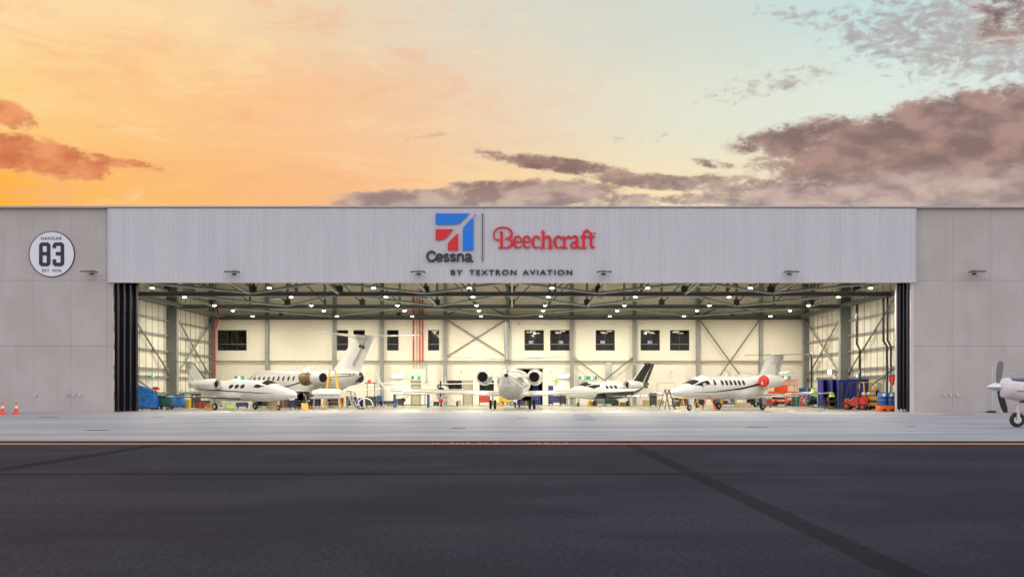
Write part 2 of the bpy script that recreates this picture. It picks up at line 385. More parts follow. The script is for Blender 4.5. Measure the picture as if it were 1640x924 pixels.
# worn lettering-like dabs along the painted line
mb = MB(); X0 = PX(692, 38.4); X1 = PX(917, 38.4)
xx = X0
while xx < X1:
    wd = random.uniform(.05, .14)
    if not (PX(805, 38.4) < xx < PX(836, 38.4)) and random.random() < .55:
        ya = -51.72; mb.add([(xx,ya,.008),(xx+wd,ya,.008),(xx+wd*random.uniform(.6,1),ya+random.uniform(.2,.45),.008),(xx,ya+random.uniform(.2,.4),.008)], [(0,1,2,3)])
    xx += wd+random.uniform(.03, .12)
tag(mb.build('painted_lettering', M['linepaint']), kind='structure')

# ------------------------------------------------------------------ hangar
H = empty('hangar', (0,0,0), 0, 'large hangar with pale ribbed fascia above its wide open lit doorway', 'hangar')
DB = 131.3; YB = DB+CAMY
ZT = XZ(0, 334, 90)[1]; ZR1 = XZ(0, 449, 90)[1]; ZR2 = XZ(0, 554.5, 90)[1]
XL, XR = PX(177.5, 90), PX(1464, 90)
W0 = XL; step = 59*90/F
def panels(xs):
    for a, b in zip(xs[:-1], xs[1:]):
        for z0, z1 in ((0.0, ZR2), (ZR2, ZR1), (ZR1, ZT)):
            box((a+.003, 0, z0+.005), (b-.003, .2, z1-.005), .006).build('precast_panel', M['precast'], H)
lx = [PX(v, 90) for v in (-300, -241, -182, -123, -64, -5, 54, 113, 171)]+[XL]
rx = [XR]+[PX(v, 90) for v in (1526, 1586, 1645, 1704, 1763, 1822, 1881, 1940)]
panels(lx); panels(rx)
# backing behind the panel joints, side and rear shell of the wings
sh = MB(); sh.box((lx[0], .21, 0), (XL, .4, ZT-.01)); sh.box((XR, .21, 0), (rx[-1], .4, ZT-.01))
sh.box((lx[0], .41, 0), (lx[0]+.3, 49.99, 13.2)); sh.box((rx[-1]-.3, .41, 0), (rx[-1], 49.99, 13.2)); sh.box((lx[0], 50.0, 0), (rx[-1], 50.3, 13.2))
sh.build('wall_shell', M['precast'], H)
FD = 89.72; FY = FD+CAMY
fx0, fx1 = PX(174, FD), PX(1466, FD); fz0, fz1 = XZ(0, 451, FD)[1], XZ(0, 334, FD)[1]
# ribbed fascia: a real trapezoid profile
pitch = .172; n = int((fx1-fx0)/pitch); pr = []
for i in range(n):
    a = fx0+(fx1-fx0)*i/n; p = (fx1-fx0)/n
    pr += [(a, 0), (a+p*.52, 0), (a+p*.60, -.038), (a+p*.88, -.038)]
pr.append((fx1, 0)); mb = MB()
mb.add([(x_, FY+y_, fz0) for x_, y_ in pr]+[(x_, FY+y_, fz1) for x_, y_ in pr], [(i, i+1, i+1+len(pr), i+len(pr)) for i in range(len(pr)-1)])
mb.build('ribbed_fascia', M['cladding'], H)
mb = MB(); mb.box((fx0, FY+.02, fz0+.02), (fx1, .2, fz1))
mb.build('fascia_backing', M['steel_dk'], H)
mb = MB(); mb.box((fx0-.03, FY-.05, fz0-.06), (fx1+.03, .25, fz0+.015)); mb.build('lintel_flashing', M['jamb'], H)
mb = MB(); mb.box((fx0-.05, FY-.06, fz0), (fx0, .0-.002, fz1)); mb.build('corner_flashing', M['cladding'], H); mb = MB(); mb.box((fx1, FY-.06, fz0), (fx1+.05, -.002, fz1)); mb.build('corner_flashing', M['cladding'], H)
mb = MB(); mb.box((lx[0], -.36, ZT+.0), (rx[-1], .5, ZT+.13), .02); mb.build('parapet_cap', M['flash'], H)
# jambs
ox0, ox1 = PX(181, 90), PX(1458, 90)
mb = box((XL+.002, -.02, 0), (ox0, .18, fz0-.06)); mb.build('door_jamb', M['precast'], H)
mb = box((ox1, -.02, 0), (XR-.002, .4, fz0-.06)); mb.build('door_jamb', M['jamb'], H)
mb = box((PX(1431.6, 91), .6, 0), (PX(1434.2, 91), .75, 9.0)); mb.build('door_jamb', M['jamb'], H)
# stacked sliding door leaves
def leaf(x0, x1, y0):
    mb = MB(); mb.box((x0, y0, .04), (x1, y0+.14, 9.25)); 
    mb.build('door_leaf', M['door'], H)
    for e in (x0, x1): pass
    o = MB().box((x1-.10 if x0 < 0 else x0, y0-.05, .04), (x1 if x0 < 0 else x0+.10, y0-.002, 9.25)).build('door_edge_channel', M['gloss_black'], H)
for k in range(4):
    leaf(ox0+.02+(.0 if k == 0 else .0), PX(181+9.9*(k+1), 90.2+.36*k), .2+.36*k)
for k in range(4):
    leaf(PX(1458-6.0*(k+1), 90.2+.36*k), ox1-.02, .2+.36*k)
mb = MB()
for i in range(4): mb.lathe([(0,.10),(.06,.10)], (PX(1437+6*i, 90.5), .45, .12), 'y', 10)
mb.build('door_roller', M['galv'], H)

# roof and inner walls
RZ = 13.25; SX = 29.8; SXL = 30.4
mb = MB(); mb.box((lx[0]+.31, .41, RZ), (rx[-1]-.31, 49.98, RZ+.25)); mb.build('roof', M['roof'], H)
for s in (-1, 1):
    SX = SXL if s < 0 else 29.8
    mb = MB(); mb.box((s*SX, .42, 0), (s*(SX+.12), 41.9, RZ-.005)); mb.build('side_wall', M['int_wall'], H)
    mb = MB()
    for z in (1.3, 2.67, 3.34, 4.9, 6.28, 7.6, 8.9, 10.3, 11.7): mb.box((s*(SX-.24), .6, z-.07), (s*(SX-.003), 41.0, z+.07)); mb.box((s*(SX-.24), .6, z-.10), (s*(SX-.20), 41.0, z-.071))
    mb.build('wall_girt', M['steel_lt'], H)
    mb = MB()
    for y_ in [2.2+1.85*i for i in range(21)]: mb.bar((s*(SX-.255), y_, 0), (s*(SX-.255), y_, 12), .035, .035)
    mb.build('sag_rods', M['steel'], H)
    for (ya, yb, za, zb) in ((25.4, 40.6, 8.5, 2.4), (25.4, 40.6, 2.4, 8.5), (10.3, 24.0, 8.5, 3.), (2.0, 9.2, 3.0, 8.3), (10.3, 24.0, 3.2, 0.4)):
        mb = MB(); mb.tube([(s*(SX-.32), ya, za), (s*(SX-.32), yb, zb)], .085, 8); mb.build('wall_brace', M['steel_lt'], H, smooth=True)
    for y_ in (24.6, 40.6):
        w_ = .85 if y_ < 40 else .5
        mb = MB(); a = s*(SX-.02); b_ = s*(SX-.02-w_)
        mb.box((a, y_-.35, 0), (b_, y_-.31, RZ-.02)); mb.box((a, y_+.31, 0), (b_, y_+.35, RZ-.02)); mb.box(((a+b_)/2-.02, y_-.309, 0), ((a+b_)/2+.02, y_+.309, RZ-.02))
        mb.box((min(a,b_)+.001, y_-.30, 2.), (max(a,b_)-.001, y_+.30, 2.03)); mb.box((min(a,b_)-.1, y_-.45, 0), (max(a,b_)+.1, y_+.45, .05))
        mb.build('steel_column', M['steel'], H)
        mb = MB(); e = b_
        mb.box((e-.06, y_-.36, 0), (e-.002 if s > 0 else e+.06, y_+.34, RZ-.03)) if s > 0 else mb.box((e+.002, y_-.36, 0), (e+.06, y_+.34, RZ-.03))
        mb.build('column_flange', M['steel_lt'], H)

def wall_holes(x0, x1, z0, z1, y, holes, depth):
    xs = sorted({x0, x1, *[h[0] for h in holes], *[h[1] for h in holes]}); zs = sorted({z0, z1, *[h[2] for h in holes], *[h[3] for h in holes]})
    mb = MB()
    for a, b_ in zip(xs[:-1], xs[1:]):
        for c_, d_ in zip(zs[:-1], zs[1:]):
            mx, mz = (a+b_)/2, (c_+d_)/2
            if any(h[0] < mx < h[1] and h[2] < mz < h[3] for h in holes): continue
            mb.add([(a,y,c_),(b_,y,c_),(b_,y,d_),(a,y,d_)], [(0,1,2,3)])
    for h in holes:
        p = [(h[0],h[2]),(h[1],h[2]),(h[1],h[3]),(h[0],h[3])]
        for i in range(4):
            q_ = p[(i+1) % 4]; mb.add([(p[i][0],y,p[i][1]),(q_[0],y,q_[1]),(q_[0],y+depth,q_[1]),(p[i][0],y+depth,p[i][1])], [(0,1,2,3)])
    return mb
def hole(px0, px1, py0, py1, D=DB): 
    a, zt = XZ(px0, py0, D); b_, zb = XZ(px1, py1, D); return (a, b_, zb, zt)
UW = [(349,395),(539.6,557.6),(566,584.4),(620,638.4),(685.5,703.4),(840,871),(881,912),(954,984.5),(1026,1056.6),(1073,1104)]
uh = [hole(a, b_, 528.6, 561.2) for a, b_ in UW]
ZL = XZ(0, 578, DB)[1]
wall_holes(-SXL, SX, ZL, RZ-.01, YB, uh, .12).build('upper_back_wall', M['int_wall'], H)
LWn = [(716,740,609,629),(768,791,609,629),(797,806,609,616)]
LDr = [(659,673,610,648.5),(742,756.5,609,648.5),(1016,1024,640,648.5)]
OP = (828,869,591,648.6)
lh = [hole(*q_, D=DB+.4) for q_ in LWn]+[hole(q_[0],q_[1],q_[2],q_[3],D=DB+.4) for q_ in LDr[:2]]+[hole(*OP, D=DB+.4)]
lh = [(a, b_, max(.02, c_), d_) for a, b_, c_, d_ in lh]
wall_holes(-SXL, SX, .006, ZL, YB+.4, lh, .12).build('lower_back_wall', M['int_low'], H)
box((-SXL, YB+.002, ZL-.05), (SX, YB+.4, ZL-.001)).build('wall_soffit', M['int_wall'], H)
box((-SXL, YB-.05, ZL-.02), (SX, YB-.002, ZL+.04)).build('soffit_trim', M['steel_lt'], H)
box((-SXL, YB-.02, XZ(0,563,DB)[1]), (SX, YB-.002, XZ(0,562.6,DB)[1])).build('panel_joint', M['int_low'], H)

def window(h, y, depth=2.2, mull=1, rail=True, lights=1, seed=0):
    a, b_, c_, d_ = h; rnd = random.Random(seed); t = .07
    fr = MB(); yy0, yy1 = y-.03, y+.05
    fr.box((a, yy0, c_), (a+t, yy1, d_)); fr.box((b_-t, yy0, c_), (b_, yy1, d_)); fr.box((a+t, yy0, c_), (b_-t, yy1, c_+t)); fr.box((a+t, yy0, d_-t), (b_-t, yy1, d_))
    for k in range(mull):
        xm = a+(b_-a)*(k+1)/(mull+1); fr.box((xm-.03, yy0+.01, c_+t), (xm+.03, yy1-.01, d_-t))
    o = fr.build('window', M['steel_dk'], H)
    MB().add([(a+t,y+.02,c_+t),(b_-t,y+.02,c_+t),(b_-t,y+.02,d_-t),(a+t,y+.02,d_-t)], [(0,1,2,3)]).build('pane', M['pane'], o)
    rm = MB(); ya, yb = y+.121, y+.13+depth
    v = [(a,ya,c_),(b_,ya,c_),(b_,ya,d_),(a,ya,d_),(a,yb,c_),(b_,yb,c_),(b_,yb,d_),(a,yb,d_)]
    rm.add(v, [(4,5,6,7),(0,1,5,4),(3,2,6,7),(0,3,7,4),(1,2,6,5)])
    if rail: rm.box((a+t, y+.5, c_+.25), (b_-t, y+.9, c_+.55))
    for k in range(int((b_-a)/.35)):
        u = a+.1+rnd.random()*(b_-a-.4); wd = .15+.2*rnd.random(); rm.box((u, yb-.4, c_+.01), (u+wd, yb-.2, c_+.5+rnd.random()*.5))
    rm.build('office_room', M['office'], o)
    if rail: box((a+t, y+.3, c_+.62), (b_-t, y+.33, c_+.67)).build('handrail', M['tape'], o)
    for k in range(lights):
        u = a+.15+rnd.random()*(b_-a-.9); yq = y+.4+.45*k
        box((u, yq, d_-.14-.07*k), (u+.55, yq+.1, d_-.10-.07*k)).build('office_lamp', M['officelight'], o)
    if lights > 2 and rnd.random() < .9:
        u = a+.3+rnd.random()*(b_-a-1.2); box((u, yb-.6, c_+.75), (u+.45, yb-.57, c_+1.05)).build('office_screen', M['officescreen'], o)
for i, h in enumerate(uh):
    window(h, YB, mull=(2 if i == 0 else (0 if i < 5 else 1)), lights=(0 if i < 4 else (1 if i == 4 else 3)), seed=i*37+5)
for i, h in enumerate(lh[:3]): window(h, YB+.4, mull=1, rail=False, lights=0, seed=40+i)
for i, q_ in enumerate(LDr):
    h = hole(*q_, D=DB+.4)
    if i == 2: continue
    dr = box((h[0]+.03, YB+.43, .01), (h[1]-.03, YB+.48, h[3]-.03)).build('personnel_door', M['khaki'], H)
    box((h[1]-.16, YB+.38, 1.0), (h[1]-.08, YB+.429, 1.12)).build('handle', M['galv'], dr)
    fr = MB(); fr.box((h[0]-.05, YB+.37, .006), (h[0], YB+.399, h[3]+.05)); fr.box((h[1], YB+.37, .006), (h[1]+.05, YB+.399, h[3]+.05)); fr.build('frame', M['steel_lt'], dr)
# dark store room beyond the open rear doorway
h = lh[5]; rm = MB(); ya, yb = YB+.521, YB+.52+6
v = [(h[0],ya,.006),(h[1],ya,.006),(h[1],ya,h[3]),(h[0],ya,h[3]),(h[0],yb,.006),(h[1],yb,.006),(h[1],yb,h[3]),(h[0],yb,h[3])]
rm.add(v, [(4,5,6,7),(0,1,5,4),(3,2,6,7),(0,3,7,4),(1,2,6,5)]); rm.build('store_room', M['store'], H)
mb = MB(); mb.box((h[0]-.1, YB+.3, h[3]), (h[1]+.1, YB+.398, h[3]+.12)); mb.build('doorway_header', M['steel_lt'], H)

# back wall steel
cols = [427, 535.5, 611.5, 713, 813.5, 916, 1016.5, 1118, 1219.5]
for px in cols:
    xc = PX(px, DB-.4); mb = MB(); mb.box((xc-.19, YB-.36, 0), (xc+.19, YB-.33, RZ-.02)); mb.box((xc-.19, YB-.05, 0), (xc+.19, YB-.02, RZ-.02)); mb.box((xc-.02, YB-.329, 0), (xc+.02, YB-.051, RZ-.02))
    mb.build('steel_column', M['steel_lt'], H)
zb = XZ(0, 508.5, DB-.6)[1]
mb = MB(); mb.box((-SXL, YB-.9, zb-.22), (SX, YB-.4, zb-.19)); mb.box((-SXL, YB-.9, zb+.19), (SX, YB-.4, zb+.22)); mb.box((-SXL, YB-.68, zb-.189), (SX, YB-.62, zb+.189)); mb.build('crane_beam', M['steel'], H)
def bw(px0, py0, px1, py1, dy=-.28):
    a, b_ = XZ(px0, py0, DB+dy), XZ(px1, py1, DB+dy)
    mb = MB(); mb.bar((a[0], YB+dy, a[1]), (b_[0], YB+dy, b_[1]), .06, .12); mb.build('wall_brace', M['steel_dk'] if 0 else M['steel'], H)
    
for q_ in ((717,513,811,571,-.28),(809,513,716,571,-.16),(917,571,968,609,-.28),(1015,571,968,609,-.16),(1121,513,1188,605,-.28),(1216,513,1152,603,-.16),(717,505,740,493,-.2),(810,505,786,493,-.2),(1122,505,1150,493,-.2),(1216,505,1186,493,-.2)): bw(*q_)
mb = MB(); a, zt = XZ(969.5, 579, DB+.2); b_, zb2 = XZ(979.5, 612, DB+.2); mb.box((a, YB+.15, zb2), (b_, YB+.395, zt)); mb.build('cable_duct', M['galv'], H)
mb = MB(); a, zt = XZ(682, 579, DB+.2); b_, zb2 = XZ(684, 610, DB+.2); mb.box((a, YB+.3, zb2), (b_, YB+.395, zt)); mb.box((a-.08, YB+.2, zb2-.14), (b_+.08, YB+.395, zb2)); mb.build('cable_duct', M['galv'], H)
for px in (448, 1171, 636.5): 
    a = XZ(px+2, 503.5, DB-.3); box((a[0]-.2, YB-.4, a[1]-.18), (a[0]+.2, YB-.1, a[1]+.18), .02).build('wall_speaker', M['steel_dk'], H)
for px, py in ((831,519),(738.5,596),(882,596),(1075,595.5)):
    a = XZ(px, py, DB); box((a[0]-.1, YB-.18, a[1]-.08), (a[0]+.1, YB-.003, a[1]+.08), .01).build('camera_dome', M['galv'], H)

# trusses
CZ = 8.87
def truss(y, z0=CZ, z1=12.7, step_=3.3, mt='steel'):
    mb = MB(); X = SX-.3
    mb.box((-SXL+.3, y-.2, z0-.17), (X, y+.2, z0-.13)); mb.box((-SXL+.3, y-.2, z0+.13), (X, y+.2, z0+.17)); mb.box((-SXL+.3, y-.03, z0-.129), (X, y+.03, z0+.129))
    mb.box((-SXL+.3, y-.15, z1-.15), (X, y+.15, z1+.15))
    n = int(X/step_)
    for i in range(-n, n+1):
        xa = i*step_; mb.box((xa-.10, y-.10, z0+.171), (xa+.10, y+.10, z1-.151))
        if i < n:
            xb = xa+step_; hi, lo = ((xa, xb) if (i < 0) else (xb, xa))
            mb.bar((lo, y, z0+.25), (hi, y, z1-.2), .11, .11, (0,1,0))
    mb.build('roof_truss', M[mt], H)
    mb = MB()
    for i in range(-n, n+1, 2):
        xa = i*step_; mb.box((xa-.24, y-.15, z0+.18), (xa+.24, y+.15, z0+.62))
    mb.build('gusset_plates', M['steel_dk'], H)
truss(9.5); truss(24.6); truss(1.15, 9.22, 12.7)
for y_ in (5.2, 17.0, 32.5): 
    mb = MB(); mb.box((-SX+.3, y_-.1, 11.9), (SX-.3, y_+.1, 12.3)); mb.build('roof_beam', M['steel'], H)
for i in range(-8, 9):
    xa = i*3.3
    mb = MB(); mb.box((xa-.08, .6, 12.75), (xa+.08, 41.2, 13.0)); mb.build('roof_purlin', M['steel_dk'], H)
for xa, yb in ((0,24.3),(-6.65,24.3),(6.65,24.3),(-13.25,9.3),(13.25,9.3),(-20.,9.3),(20.,9.3),(-26.3,24.3),(26.3,24.3)):
    mb = MB(); mb.bar((xa, 1.4, CZ+.30), (xa, yb, CZ+.02), .16, .16); mb.build('tie_beam', M['steel_lt'], H)
def zig(y0, y1, x_first, stepx, z0=CZ, z1=CZ):
    xs = []; x_ = x_first; k = 0
    while x_ < SX-.5: xs.append(x_); x_ += stepx
    for i in range(len(xs)-1):
        for par in (0,):
            a, b_ = (y0, y1) if i % 2 == 0 else (y1, y0); za, zb_ = (z0, z1) if i % 2 == 0 else (z1, z0)
            mb = MB(); mb.tube([(xs[i], a, za+.05), (xs[i+1], b_, zb_+.05)], .10, 8); mb.build('bracing_tube', M['steel_lt'], H, smooth=True)
zig(1.4, 9.3, -26.4, 6.6, 9.1, CZ); zig(9.7, 24.4, -19.8-6.6, 6.6); zig(24.8, 40.5, -27.0, 9.0)
for s in (-1, 1):
    for y0, y1 in ((1.2, 9.5), (9.5, 24.6), (24.6, 40.6)):
        mb = MB(); mb.box((s*(SX-.9), y0+.4, CZ-.1), (s*(SX-.6), y1-.4, CZ+.2)); mb.build('eaves_beam', M['steel'], H)
# heaters slung under the roof and ventilation ducts
for xa, y_ in ((-7.4,20.),(7.2,20.),(-20.,20),(20.6,20.),(-25.8,14),(14.4,7)):
    mb = MB(); mb.box((xa-.5, y_-.4, CZ+.35), (xa+.5, y_+.4, CZ+1.2), .04); mb.box((xa-.35, y_-.46, CZ+.45), (xa+.35, y_-.402, CZ+1.1)); hb = mb.build('unit_heater', M['galv'], H)
for (a, b_) in ((-13, -2), (14, 24), (-24, -18)):
    mb = MB(); mb.tube([(a, 7.6, 10.0), (b_, 7.6, 10.0)], .06); mb.build('sprinkler_pipe', M['pipe_red'], H, smooth=True)
# pipes
def wpipe(px0, px1, py0, py1, m_, name='fire_pipe', D=DB-.3):
    a, zt = XZ(px0, py0, D); b_, zb_ = XZ(px1, py1, D); r = (b_-a)/2
    mb = MB(); mb.lathe([(zb_, r), (zt, r)], ((a+b_)/2, D+CAMY, 0), 'z', 10); o = mb.build(name, m_, H, smooth=True)
    return o
for a, b_ in ((660.8, 663.6), (667.2, 668.2), (671.1, 673.4), (675.6, 677.9)):
    wpipe(a, b_, 470, 580, M['pipe_red']); c_ = (a+b_)/2; wpipe(c_-.5, c_+.5, 581, 590, M['galv'], 'drop_pipe', DB+.2)
mb = MB(); D = 128.
for px, py in ((0,0),): pass
pts = [XZ(348.5, 488, D), XZ(348.5, 518, D), XZ(344.5, 529, D), XZ(343.8, 612, D)]
mb.tube([(p[0], D+CAMY, p[1]) for p in pts], .10, 10); mb.build('fire_pipe', M['pipe_red'], H, smooth=True)
# rainwater downpipes with a jog, on the side walls
def dpipe(s, px, y, zj=None, jog=.5, r=.10):
    D = y-CAMY; x_ = s*((SXL if s < 0 else SX)-.55)
    pts = [(x_, y, 9.2), (x_, y, 5.4), (x_, y-jog*.6, 4.9), (x_, y-jog*.6, .1)]
    mb = MB(); mb.tube(pts, r, 10); mb.build('downpipe', M['gloss_black'], H, smooth=True)
dpipe(-1, 232, 12.9, jog=-1.0); dpipe(1, 1368, 20.2, jog=1.6); dpipe(1, 1403, 12.3, jog=1.6); dpipe(1, 1409, 11.2, jog=1.5, r=.09)
mb = MB(); x_ = SX-.8; mb.tube([(x_, 36.5, 5.0), (x_, 36.0, 4.9), (x_, 35.8, 4.6), (x_, 35.8, .1)], .10, 10); mb.build('downpipe', M['gloss_black'], H, smooth=True)
mb = MB(); x_ = SX-.5; mb.tube([(x_, 8.2, 9.), (x_, 8.2, 5.2), (x_, 7.2, 5.0), (x_, 7.2, .1)], .05, 8); mb.build('conduit', M['galv'], H, smooth=True)
# exterior vents low on the walls
for px in (107, 118, 128, 56, 1513, 1523, 1534):
    a = XZ(px, 632, 89.9); mb = MB(); mb.lathe([(-.10,.075),(-.10,.10),(-.0,.11)], (a[0], 0-.002, a[1]), 'y', 12); mb.box((a[0]-.13, -.03, a[1]-.13), (a[0]+.13, -.002, a[1]+.13)); mb.build('wall_valve', M['galv'], H)
# annex plinth shadow gap
box((lx[0], -.015, .004), (XL, -.001, .10)).build('plinth_strip', M['precast'], H); box((XR, -.015, .004), (rx[-1], -.001, .10)).build('plinth_strip', M['precast'], H)

# ------------------------------------------------------------------ lamps
rows = [(91.,), (100.,), (110.,), (117.3,), (126.2,)]
colX = [-25.2, -17.0, -9.7, -3.0, 2.8, 9.5, 16.7, 25.1]
LZ = 8.68
ordn = ['first', 'second', 'third', 'fourth', 'fifth', 'sixth', 'seventh', 'eighth']
proto = empty('high_bay_light', (colX[0], 1, LZ))
mb = MB(); mb.lathe([(.26,.04),(.24,.10),(.12,.12),(.05,.165),(0,.17)], n=20); mb.build('housing', M['galv'], proto, smooth=True)
mb = MB(); mb.lathe([(-.07,.03),(-.05,.12),(-.002,.15)], n=20); mb.build('lens', M['lens'], proto, smooth=True)
mb = MB(); mb.tube([(0,0,.32),(0,0,3.8)], .018, 6); mb.build('suspension_rod', M['galv'], proto)
ld = bpy.data.lights.new('high_bay_lamp', 'AREA'); ld.shape = 'DISK'; ld.size = .4; ld.energy = 440; ld.color = (1, .925, .76)
lo = bpy.data.objects.new('high_bay_lamp', ld); col.objects.link(lo); lo.parent = proto; lo.location = (0, 0, -.08)
first = True
rn = ['nearest the doorway', 'second back from the doorway', 'middle', 'second from the back wall', 'nearest the back wall']
for i, (D,) in enumerate(rows):
    for j, x_ in enumerate(colX):
        o = proto if first else copy_tree(proto); first = False
        o.location = (x_, D+CAMY, LZ)
        side = f'{ordn[j]} from the left' if j < 4 else f'{ordn[7-j]} from the right'
        tag(o, f'round lit high-bay lamp, {side} in the row {rn[i]}' if i != 2 else f'round lit high-bay lamp, {side} in the middle row', 'ceiling light', 'high-bay lamps hanging from the hangar roof trusses')
# shoebox lamps on the facade
wl = ['on the tan wall beside the round number sign', 'at the left end of the ribbed fascia', 'on the fascia left of the small dark lettering', 'on the fascia right of the small dark lettering', 'at the right end of the ribbed fascia', 'on the tan wall right of the doorway']
pw = None
for i, (px, py) in enumerate(((142,435),(373,436),(670,436),(967,436),(1266,436),(1566,435))):
    D = 89.3; a = XZ(px, py, D); yw = 0 if i in (0, 5) else FY-.03
    if pw is None:
        pw = empty('wall_light')
        mb = MB(); mb.box((-.50, -1.0, -.035), (.50, -.25, .035), .02); mb.build('lamp_head', M['steel_dk'], pw)
        mb = MB(); mb.box((-.38, -.9, -.05), (.38, -.4, -.037)); mb.build('diffuser', M['tape'], pw)
        mb = MB(); mb.box((-.06, -.26, -.04), (.06, 0, .04)); mb.box((-.14, -.03, -.14), (.14, 0, .14)); mb.build('bracket', M['steel_dk'], pw)
        o = pw
    else: o = copy_tree(pw)
    o.location = (a[0], yw-.003, a[1]); tag(o, 'thin black shoebox wall light '+wl[i], 'wall light', 'shoebox lights along the hangar front')
# bright floodlights on the inner walls
for px, py, s, lab in ((637,601.5,0,'glaring wall floodlight left of the green exit sign and khaki door'), (902,601.5,0,'glaring wall floodlight above the blue cabinets'), (1322.5,594,1,'glaring floodlight low on the braced right side wall')):
    if s == 0: a = XZ(px, py, DB-.4); c_ = (a[0], YB-.03, a[1]); rz = 0
    else:
        D = 26.5+90+6; a = XZ(px, py, 122.); c_ = (SX-.35, 29.5, 3.2); rz = R(-90)
    o = empty('wall_floodlight', c_, rz, lab, 'floodlight', 'floodlights on the hangar inner walls')
    mb = MB(); mb.box((-.62, -.22, -.20), (.62, 0, .20), .03); mb.build('housing', M['galv'], o)
    mb = MB(); mb.box((-.56, -.26, -.16), (.56, -.222, .16)); mb.build('lens', M['glow'], o)
    ld2 = bpy.data.lights.new('floodlight_lamp', 'AREA'); ld2.shape = 'RECTANGLE'; ld2.size = 1.0; ld2.size_y = .3; ld2.energy = 70; ld2.color = (1,.93,.8)
    lo2 = bpy.data.objects.new('floodlight_lamp', ld2); col.objects.link(lo2); lo2.parent = o; lo2.location = (0, -.30, 0); lo2.rotation_euler = (R(65), 0, 0)

# ------------------------------------------------------------------ signs
def text(s, name, m_, bb, y, depth=.05, bold=0., parent=None, sp=1.0, rz=None):
    cu = bpy.data.curves.new('t', 'FONT'); cu.body = s; cu.extrude = .5; cu.offset = bold; cu.space_character = sp
    t = bpy.data.objects.new('t', cu); col.objects.link(t); dg = bpy.context.evaluated_depsgraph_get(); dg.update()
    me = bpy.data.meshes.new_from_object(t.evaluated_get(dg)); bpy.data.objects.remove(t)
    xs = [v.co.x for v in me.vertices]; ys = [v.co.y for v in me.vertices]; x0, x1, y0, y1 = min(xs), max(xs), min(ys), max(ys)
    X0_, X1_, Z0_, Z1_ = bb
    for v in me.vertices:
        u, w_, d = (v.co.x-x0)/(x1-x0), (v.co.y-y0)/(y1-y0), v.co.z
        v.co = (X0_+u*(X1_-X0_), y-(d+.5)*depth, Z0_+w_*(Z1_-Z0_))
    me.materials.clear(); me.materials.append(m_); me.name = name
    o = bpy.data.objects.new(name, me); col.objects.link(o)
    if parent: o.parent = parent
    return o
def bbp(px0, px1, py0, py1, D): a, zt = XZ(px0, py0, D); b_, zb_ = XZ(px1, py1, D); return (a, b_, zb_, zt)
def ribbon(pts, wd, closed=False):
    n = len(pts); L = []; Rr = []
    for i in range(n):
        p = Vector(pts[i]); a = Vector(pts[(i-1) % n]) if (closed or i > 0) else None; b_ = Vector(pts[(i+1) % n]) if (closed or i < n-1) else None
        d1 = (p-a).normalized() if a is not None else (b_-p).normalized(); d2 = (b_-p).normalized() if b_ is not None else d1
        n1_, n2_ = Vector((-d1.y, d1.x)), Vector((-d2.y, d2.x)); nn = (n1_+n2_)
        nn = nn.normalized() if nn.length > 1e-6 else n1_; k = 1/max(.5, nn.dot(n1_)); h_ = (wd[i] if isinstance(wd, (list, tuple)) else wd)/2*k
        L.append(p+nn*h_); Rr.append(p-nn*h_)
    return L, Rr
def smooth_path(pts, wd, k=5):
    P_ = []; W_ = []; n = len(pts)
    for i in range(n-1):
        p0, p1, p2, p3 = pts[max(i-1,0)], pts[i], pts[i+1], pts[min(i+2,n-1)]
        for j in range(k):
            t = j/k; f = lambda a, b_, c_, d: .5*((2*b_)+(-a+c_)*t+(2*a-5*b_+4*c_-d)*t*t+(-a+3*b_-3*c_+d)*t**3)
            P_.append((f(p0[0],p1[0],p2[0],p3[0]), f(p0[1],p1[1],p2[1],p3[1]))); W_.append(wd[i]+(wd[i+1]-wd[i])*t)
    P_.append(pts[-1]); W_.append(wd[-1]); return P_, W_
def ribbon_mb(mb, pts, wd, tr, y0, y1, closed=False):
    L, Rr = ribbon(pts, wd, closed); n = len(pts)
    A_ = [tr(*p) for p in L]; B_ = [tr(*p) for p in Rr]
    vs = [(p[0], y0, p[1]) for p in A_]+[(p[0], y0, p[1]) for p in B_]+[(p[0], y1, p[1]) for p in A_]+[(p[0], y1, p[1]) for p in B_]; fs = []
    for i in range(n if closed else n-1):
        j = (i+1) % n; fs += [(i, j, n+j, n+i), (2*n+i, 3*n+i, 3*n+j, 2*n+j), (i, 2*n+i, 2*n+j, j), (n+i, n+j, 3*n+j, 3*n+i)]
    if not closed: fs += [(0, n, 3*n, 2*n), (n-1, 3*n-1, 4*n-1, 2*n-1)]
    mb.add(vs, fs)

SD = FD-.15; SY = FY-.045
def c8(x_, y_): return XZ(620+x_/4.1, 320+y_/4.1, SD)
S = empty('aircraft_maker_emblem_sign', (0,0,0), 0, 'square blue and red winged emblem with dark lettering on the fascia', 'sign')
def emb(name, pts, m_): MB().prism([c8(*p) for p in pts], SY-.12, SY).build(name, m_, S)
emb('upper_blue_stroke', [(320,90),(541,90),(515,118),(490,142),(475,154),(455,161),(320,161)], M['logo_blue'])
emb('right_blue_stroke', [(566,114),(566,331),(497,331),(497,196),(502,182),(512,168),(540,138)], M['logo_blue'])
emb('left_red_stroke', [(320,193),(434,193),(415,220),(392,246),(370,260),(345,265),(320,266)], M['logo_red'])
emb('lower_red_stroke', [(466,219),(466,331),(398,331),(398,298),(402,284),(412,270),(440,242)], M['logo_red'])
mb = MB(); a = c8(579,104); mb.lathe([(-.10,.055),(0,.055)], (a[0], SY, a[1]), 'y', 14); mb.build('registered_mark', M['logo_blue'], S)
a, b_ = c8(624.5,407), c8(630,90)
tag(box((a[0], SY-.08, a[1]), (b_[0], SY, b_[1])).build('sign_divider_bar', M['logo_dark']), 'thin dark vertical bar between the emblem and the red lettering', 'sign bar')
